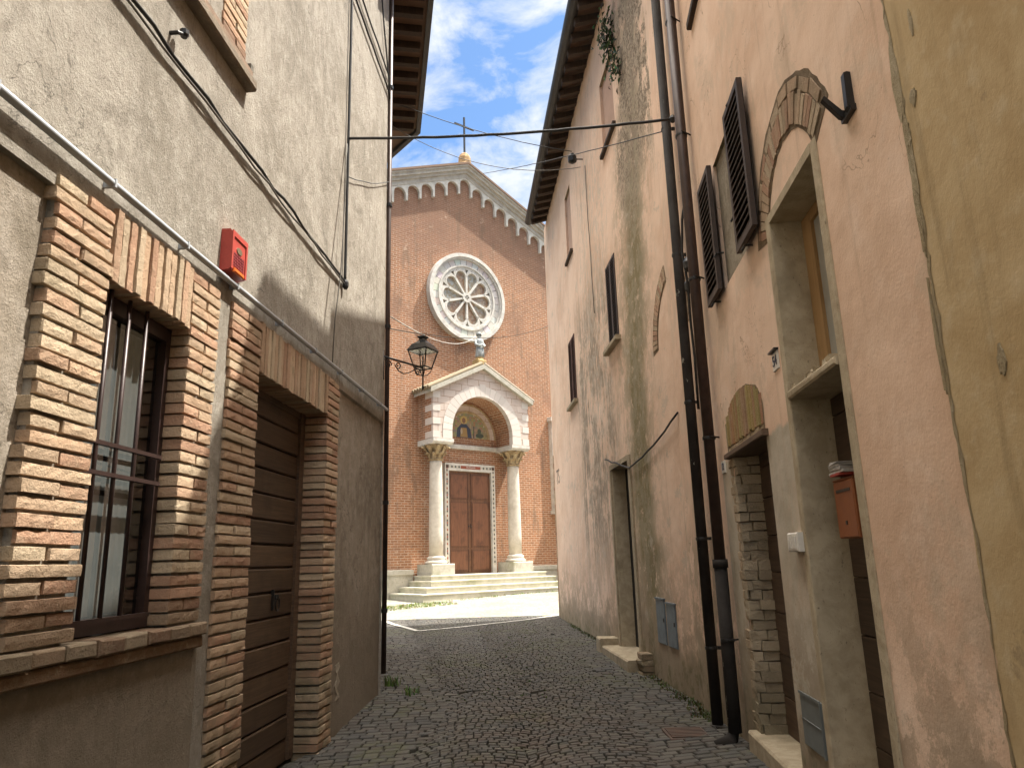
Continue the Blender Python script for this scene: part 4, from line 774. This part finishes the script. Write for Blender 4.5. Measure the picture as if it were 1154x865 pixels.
# plinth, string course, side window
w = MB(CF); w.prism_u([(0,.2),(.08,.2),(.08,1.22),(.12,1.25),(.12,1.40),(0,1.43)],UC-HW-.1,14.4); w.build('plinth','oldstone',C_); w = MB(CF); w.prism_u([(0,.2),(.08,.2),(.08,1.22),(.12,1.25),(.12,1.40),(0,1.43)],19.5,UC+HW+.1); w.build('plinth','oldstone',C_)
w = MB(CF); w.box(15.5,18.5,0,.10,6.03,6.21,(1,1,1),0,.02); w.build('string_course','marble',C_)
w = MB(CF); w.box(21.35,21.50,0,.22,3.7,7.6); w.box(21.28,22.3,0,.28,7.6,7.78); w.box(21.28,22.3,0,.28,3.55,3.7); w.box(22.1,22.25,0,.22,3.7,7.6); sw = w.build('side_window','marble',C_); w = MB(CF); w.box(21.5,22.1,0,.03,3.7,7.6); w.build('pane','glaz',sw)
# door and frame
w = MB(CF); w.box(15.76,15.94,0,.17,1.2,5.44); w.box(18.0,18.18,0,.17,1.2,5.44); w.box(15.94,18.0,0,.17,5.15,5.44); fr_ = w.build('door_frame','marble',C_)
w = MB(CF)
for i in range(44): 
    z = 1.5 + i*.088; c = (.09,.075,.06) if i % 2 else (.52,.45,.34); c2 = (.30,.10,.06) if i % 3 == 0 else c
    w.box(15.82,15.88,.17,.174,z,z+.08,c2); w.box(18.06,18.12,.17,.174,z,z+.08,c)
for i in range(24):
    u = 15.96 + i*.085
    if 16.5 < u < 17.45: continue
    w.box(u,u+.075,.17,.174,5.255,5.34,(.10,.10,.09) if i % 2 else (.45,.42,.34))
for u in (15.80,18.02): w.box(u,u+.13,.17,.175,5.24,5.36,(.09,.05,.035))
w.build('inlay','attr',fr_)
w = MB(CF); w.box(16.50,17.46,.17,.176,5.235,5.355,(.24,.07,.04)); w.build('inscription_panel','attr',fr_); text(CF,(0,0,0),'MCMXXXII',16.98,.178,5.295,.085,'marble','inscription',fr_,False,1.05)
for a, c in ((15.94,16.97),(16.975,18.0)):
    w = MB(CF); w.box(a,c,.02,.05,1.22,5.15)
    for z0, z1 in ((1.30,2.1),(2.2,3.95),(4.05,5.05)):
        w.box(a+.09,c-.09,.05,.066,z0,z1,(.85,.8,.8)); w.box(a+.14,c-.14,.066,.078,z0+.05,z1-.05,(1.1,1,1))
        w.box(a+.06,a+.09,.05,.075,z0-.02,z1+.02,(.6,.55,.55)); w.box(c-.09,c-.06,.05,.075,z0-.02,z1+.02,(.6,.55,.55))
    w.box(a+.03,a+.06,.05,.056,1.25,5.1); dl = w.build('door_leaf','wred',C_)
    w = MB(CF); uu = c-.05 if a < 16 else a+.05; w.lathe(uu,.075,[(.02,2.98),(.035,3.0),(.02,3.02)],10); w.box(uu-.02,uu+.02,.05,.058,2.9,3.1); w.build('handle','iron',dl)
# lunette with mosaic figure of no particular work
LZ = 6.52; w = MB(CF); w.prism(arc(UC,LZ,1.34,0,math.pi,30),0,.02); lu = w.build('lunette','pinkblk',C_)
w = MB(CF); G = lambda: tuple(x*R.uniform(.75,1.15) for x in (.30,.24,.14))
for i in range(20):
    for j in range(11):
        u0, z0 = UC-1.0+i*.1, LZ+j*.1
        if (u0+.05-UC)**2+(z0+.05-LZ)**2 < 1.0: w.box(u0,u0+.096,.02,.03,z0,z0+.096,G())
def mblob(uc, zc, a, b_, c, o): w.prism([(UC+uc+a*math.cos(t*math.pi/8),LZ+zc+b_*math.sin(t*math.pi/8)) for t in range(16)],.02,o,c)
mblob(-.18,.72,.17,.17,(.46,.33,.13),.033); mblob(-.18,.70,.085,.115,(.22,.12,.07),.036); w.prism([(UC-.55,LZ),(UC-.50,LZ+.36),(UC-.30,LZ+.56),(UC-.06,LZ+.56),(UC+.14,LZ+.36),(UC+.2,LZ)],.02,.034,(.055,.06,.085)); w.prism([(UC-.36,LZ+.02),(UC-.33,LZ+.40),(UC-.05,LZ+.40),(UC-.0,LZ+.02)],.02,.037,(.30,.19,.075)); mblob(-.30,.25,.05,.12,(.40,.32,.22),.039)
w.prism([(UC+.28,LZ),(UC+.30,LZ+.5),(UC+.33,LZ+.5),(UC+.33,LZ)],.02,.034,(.06,.05,.04)); mblob(.6,.13,.2,.1,(.07,.08,.06),.034); mblob(.58,.3,.09,.12,(.09,.10,.07),.035); w.build('mosaic','attr',lu)
w = MB(CF); w.prism(arc(UC,LZ,1.10,0,math.pi,30)+arc(UC,LZ,1.0,math.pi,0,30),0,.06); w.prism(arc(UC,LZ,1.40,0,math.pi,30)+arc(UC,LZ,1.34,math.pi,0,30),0,.05); w.build('lunette_arch','carved',lu)
# porch: block with barrel vault, gable roof, columns
PO = 1.1; w = MB(CF); aL, aR = UC-1.475, UC+1.475; sp_ = 6.55
outer = [(UC-2.32,6.21),(UC-2.32,8.0),(UC,9.14),(UC+2.32,8.0),(UC+2.32,6.21)]; inner = [(aR,6.21)] + arc(UC,sp_,1.475,0,math.pi,28) + [(aL,6.21)]
w.prism(outer+inner,PO-.12,PO); po = w.build('porch','pinkblk',C_); w = MB(CF); w.prism(outer+inner,0,PO-.121); w.build('porch_vault','cbrick',po)
w = MB(CF); n = 21
for i in range(n):
    t0, t1 = math.pi*(i+.02)/n, math.pi*(i+.98)/n; k = R.uniform(.85,1.05); e = .42 if i != n//2 else .5
    w.prism([(UC+r*math.cos(t),sp_+r*math.sin(t)) for r, t in ((1.465,t0),(1.475+e,t0),(1.475+e,t1),(1.465,t1))],PO-.2,PO+.02,(.62*k,.56*k,.50*k))
for sg in (-1,1): w.box(UC+sg*1.465,UC+sg*1.895,PO-.2,PO+.02,6.215,6.54,(.62,.55,.49))
for sg in (-1,1):
    for i in range(7): 
        if i % 2 == 0: u1 = UC + sg*2.33; w.box(min(u1,u1-sg*.33),max(u1,u1-sg*.33),PO-.2,PO+.015,6.22+i*.255,6.22+(i+1)*.255-.01,(.60,.55,.49)); w.box(min(u1,u1-sg*.1),max(u1,u1-sg*.1)+0,PO-.55,PO-.2,6.22+i*.255,6.22+(i+1)*.255-.01,(.58,.52,.46))
w.build('white_voussoirs','attr',po)
w = MB(CF); sl = (9.14-8.0)/2.32; rz = lambda u: 9.20 - sl*abs(u-UC)
for sg in (-1,1):
    ue = UC+sg*2.50; w.prism([(UC,rz(UC)-.06),(UC,rz(UC)+.13),(ue,rz(ue)+.13),(ue,rz(ue)-.06)],-.0,PO+.16)
w.build('porch_cornice','oldstone',po)
w = MB(CF)
for sg in (-1,1):
    for i in range(7):
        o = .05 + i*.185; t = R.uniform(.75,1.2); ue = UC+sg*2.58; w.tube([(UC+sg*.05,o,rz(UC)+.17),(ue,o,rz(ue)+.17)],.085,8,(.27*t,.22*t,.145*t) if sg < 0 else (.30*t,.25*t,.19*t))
w.build('porch_tiles','tilec',po)
for cu in (UC-1.87, UC+1.87):
    w = MB(CF); w.prism_u([(0,6.0),(1.06,6.0),(1.14,6.08),(1.14,6.20),(0,6.20)],cu-.46,cu+.46); w.build('abacus','marble',po)
    w = MB(CF); w.box(cu-.50,cu+.50,.06,1.08,1.1,1.60,(1,1,1),.0,.03); w.build('pedestal','oldstone',po)
    w = MB(CF); w.lathe(cu,.57,[(.40,1.60),(.42,1.66),(.38,1.70),(.31,1.74),(.34,1.79),(.34,1.83),(.27,1.88)],24); w.lathe(cu,.57,[(.26,1.87),(.268,2.6),(.262,3.6),(.235,5.3),(.23,5.42)],24); w.build('column','column',po,True)
    w = MB(CF); w.lathe(cu,.57,[(.26,5.40),(.30,5.44),(.26,5.48),(.27,5.6),(.36,5.85),(.46,6.0)],8,rot=math.pi/8)
    for tier, (z0, z1, r0, r1, off) in enumerate(((5.48,5.74,.27,.39,0),(5.62,5.98,.29,.53,.5))):
        for k in range(8):
            t = 2*math.pi*(k+off)/8; s_ = .12
            w.face([w.pt(cu+r*math.cos(t+q),.57+r*math.sin(t+q),z) for r, q, z in ((r0,-s_*2,z0),(r0,s_*2,z0),(r1*.86,s_*1.8,z1-.06),(r1,0,z1),(r1*.86,-s_*1.8,z1-.06))]); w.tube([(cu+r1*.93*math.cos(t),.57+r1*.93*math.sin(t),z1-.05),(cu+r1*1.02*math.cos(t),.57+r1*1.02*math.sin(t),z1-.10)],.045,6)
    w.build('capital','carved',po)
# steps
for u0, z1, oo in ((13.43,.62,2.35),(13.80,.82,1.98),(14.2,1.02,1.62),(14.42,1.20,1.27)):
    w = MB(CF); ur = 2*UC-u0+.3; w.box(u0,ur,-.0 if 0 else .125,oo,.1,z1-.05,(1,1,1)); w.box(u0-.03,ur+.03,.125,oo+.03,z1-.05,z1,(1,1,1),.0,.012); w.build('step','step',C_)
# statue on the porch
S_ = thing('statue', 'small grey robed statue standing on the porch gable', 'statue', CF, (UC,.95,9.3)); B0 = (UC,.95,9.3)
w = MB(CF,B0); w.box(UC-.22,UC+.22,.75,1.15,9.25,9.55,(1,1,1),.01,.03); w.lathe(UC,.95,[(.2,9.55),(.16,9.60),(.17,9.66)],10); w.build('pedestal','yel',S_)
w = MB(CF,B0); w.lathe(UC,.95,[(.17,9.66),(.185,9.72),(.16,9.95),(.15,10.15),(.18,10.30),(.19,10.38),(.13,10.45),(.06,10.48),(.055,10.51),(.085,10.55),(.10,10.61),(.095,10.67),(.05,10.72)],14,so=.8)
w.tube([(UC-.17,.95,10.36),(UC-.22,1.0,10.2),(UC-.1,1.12,10.12),(UC+.02,1.14,10.2)],[.06,.055,.045,.035],8); w.tube([(UC+.17,.95,10.36),(UC+.22,1.0,10.2),(UC+.1,1.12,10.12),(UC,1.14,10.2)],[.06,.055,.045,.035],8)
for k in range(7): u = UC-.13+k*.043; w.tube([(u,1.05+.02*math.sin(k),10.1),(u*1.0,1.09,9.68)],.018,6)
w.build('figure','statst',S_,True); w = MB(CF,B0); w.lathe(UC,.93,[(.105,10.58),(.115,10.66),(.09,10.73),(.03,10.76)],12); w.build('hair','bronze',S_,True)
# house beside the church, hidden by the pink house; it shades the right of the facade
N_ = thing('neighbour_house', 'house joined to the right side of the church, hidden behind the pink house', 'house', CF, (22.4,0,0)); B0 = (22.4,0,0)
w = MB(CF,B0); w.box(22.4,27,0,3,-.2,6.05); w.build('wall','ochre',N_); w = MB(CF,B0); w.prism([(22.3,6.05),(27.1,6.05),(24.7,7.2)],0,3.1,(.2,.12,.08)); w.build('roof','tilec',N_)

# ------------------------------------------------------------------ plants
def blades(mb, x, y, z, n, spread, h, fr=None, col=(.09,.13,.035)):
    for _ in range(n):
        a = R.uniform(0,6.28); r = spread*math.sqrt(R.random()); bx, by = x + r*math.cos(a), y + r*math.sin(a); hh = h*R.uniform(.5,1.2); l = R.uniform(0,6.28); k = R.uniform(.2,.7)*hh; w_ = R.uniform(.004,.009); c = tuple(v*R.uniform(.6,1.4) for v in col)
        px, py = -math.sin(l)*w_, math.cos(l)*w_; z0 = z if z is not None else gh(bx,by) - .01
        q = [mb.pt(bx-px,by-py,z0), mb.pt(bx+px,by+py,z0), mb.pt(bx+px+math.cos(l)*k*.4,by+py+math.sin(l)*k*.4,z0+hh*.65), mb.pt(bx-px+math.cos(l)*k*.4,by-py+math.sin(l)*k*.4,z0+hh*.65)]
        mb.face(q,c); mb.face((q[3],q[2],mb.pt(bx+math.cos(l)*k,by+math.sin(l)*k,z0+hh)),c)
for x, y, n, h, lab in ((-1.72,10.6,60,.14,'grass tuft at the foot of the left corner downpipe'),(-1.40,10.0,45,.10,'small grass tuft growing between cobbles near the left corner')):
    b = MB(WF,(x,y,gh(x,y))); blades(b,x,y,None,n,.11,h); tag(b.build('grass_tuft','grass'),lab,'grass tuft','grass tufts in the cobbles')
b = MB(WF)
for _ in range(200):
    y = R.uniform(7.6,12.6); x = xr(y) - abs(R.gauss(0,.07)) - .02; blades(b,x,y,None,6,.05,R.uniform(.02,.055),col=(.07,.075,.025))
for _ in range(160):
    u = R.uniform(12.6,18.5); blades(b,*FF.P(u,abs(R.gauss(0,.05)),0).xy,None,5,.06,R.uniform(.02,.06),col=(.06,.07,.025))
for _ in range(420):
    t = R.random(); p = CF.P(R.uniform(11.5,14.0) if t < .7 else R.uniform(14,20.5), R.uniform(2.4,3.6) if t < .7 else R.uniform(2.4,2.6), 0); blades(b,p.x,p.y,None,6,.09,R.uniform(.03,.09),col=(.17,.21,.05))
for _ in range(500):
    x, y = R.gauss(-.1,.7), R.uniform(9.5,19); 
    if xl(y) < x < xr(y): blades(b,x,y,None,3,.03,R.uniform(.012,.03),col=(.06,.075,.02))
stuff(b.build('ground_weeds','grass'),'short weeds along the wall feet and between paving stones','weeds')
def leafplant(name, lab, u, z, n, sp):
    b = MB(FF,(u,0,z))
    for _ in range(n):
        cu, cz, oo = u + R.gauss(0,sp*.5), z + R.gauss(0,sp), abs(R.gauss(.08,.08)); s_ = R.uniform(.03,.08); a = R.uniform(0,6.28); c = tuple(v*R.uniform(.5,1.5) for v in (.045,.075,.028))
        dx, dz = math.cos(a)*s_, math.sin(a)*s_; b.face([b.pt(cu-dx,oo,cz-dz), b.pt(cu+dz*.5,oo+.03,cz-dx*.5), b.pt(cu+dx,oo+.02,cz+dz), b.pt(cu-dz*.5,oo+.04,cz+dx*.5)],c)
    T = thing(name, lab, 'wall plant', FF, (u,0,z), 'plants rooted in the pink wall'); b.build('foliage','grass',T); b = MB(FF,(u,0,z)); b.tube([(u,0,z-sp),(u,.05,z)],.012,5,(.06,.05,.03)); b.build('stem','grass',T)
leafplant('wall_plant','leafy green plant growing from the pink wall under the gutter',10.5,10.1,190,.22); leafplant('wall_plant','small dark weed rooted in the stain below the leafy wall plant',10.15,9.3,90,.17)

GROUPS = {'downpipe':'downpipes on the house walls','wall_cable':'cables fixed to the house walls','house_number':'house number plates','meter_box':'utility meter doors on the pink house','overhead_wire':'thin wires over the street','festoon_cord':'cords strung low across the street','insulator':'insulators on the walls','cable_knot':'knots at cable ends'}
for o in bpy.data.objects:
    k = o.name.split('.')[0]
    if o.parent is None and k in GROUPS: o['group'] = GROUPS[k]
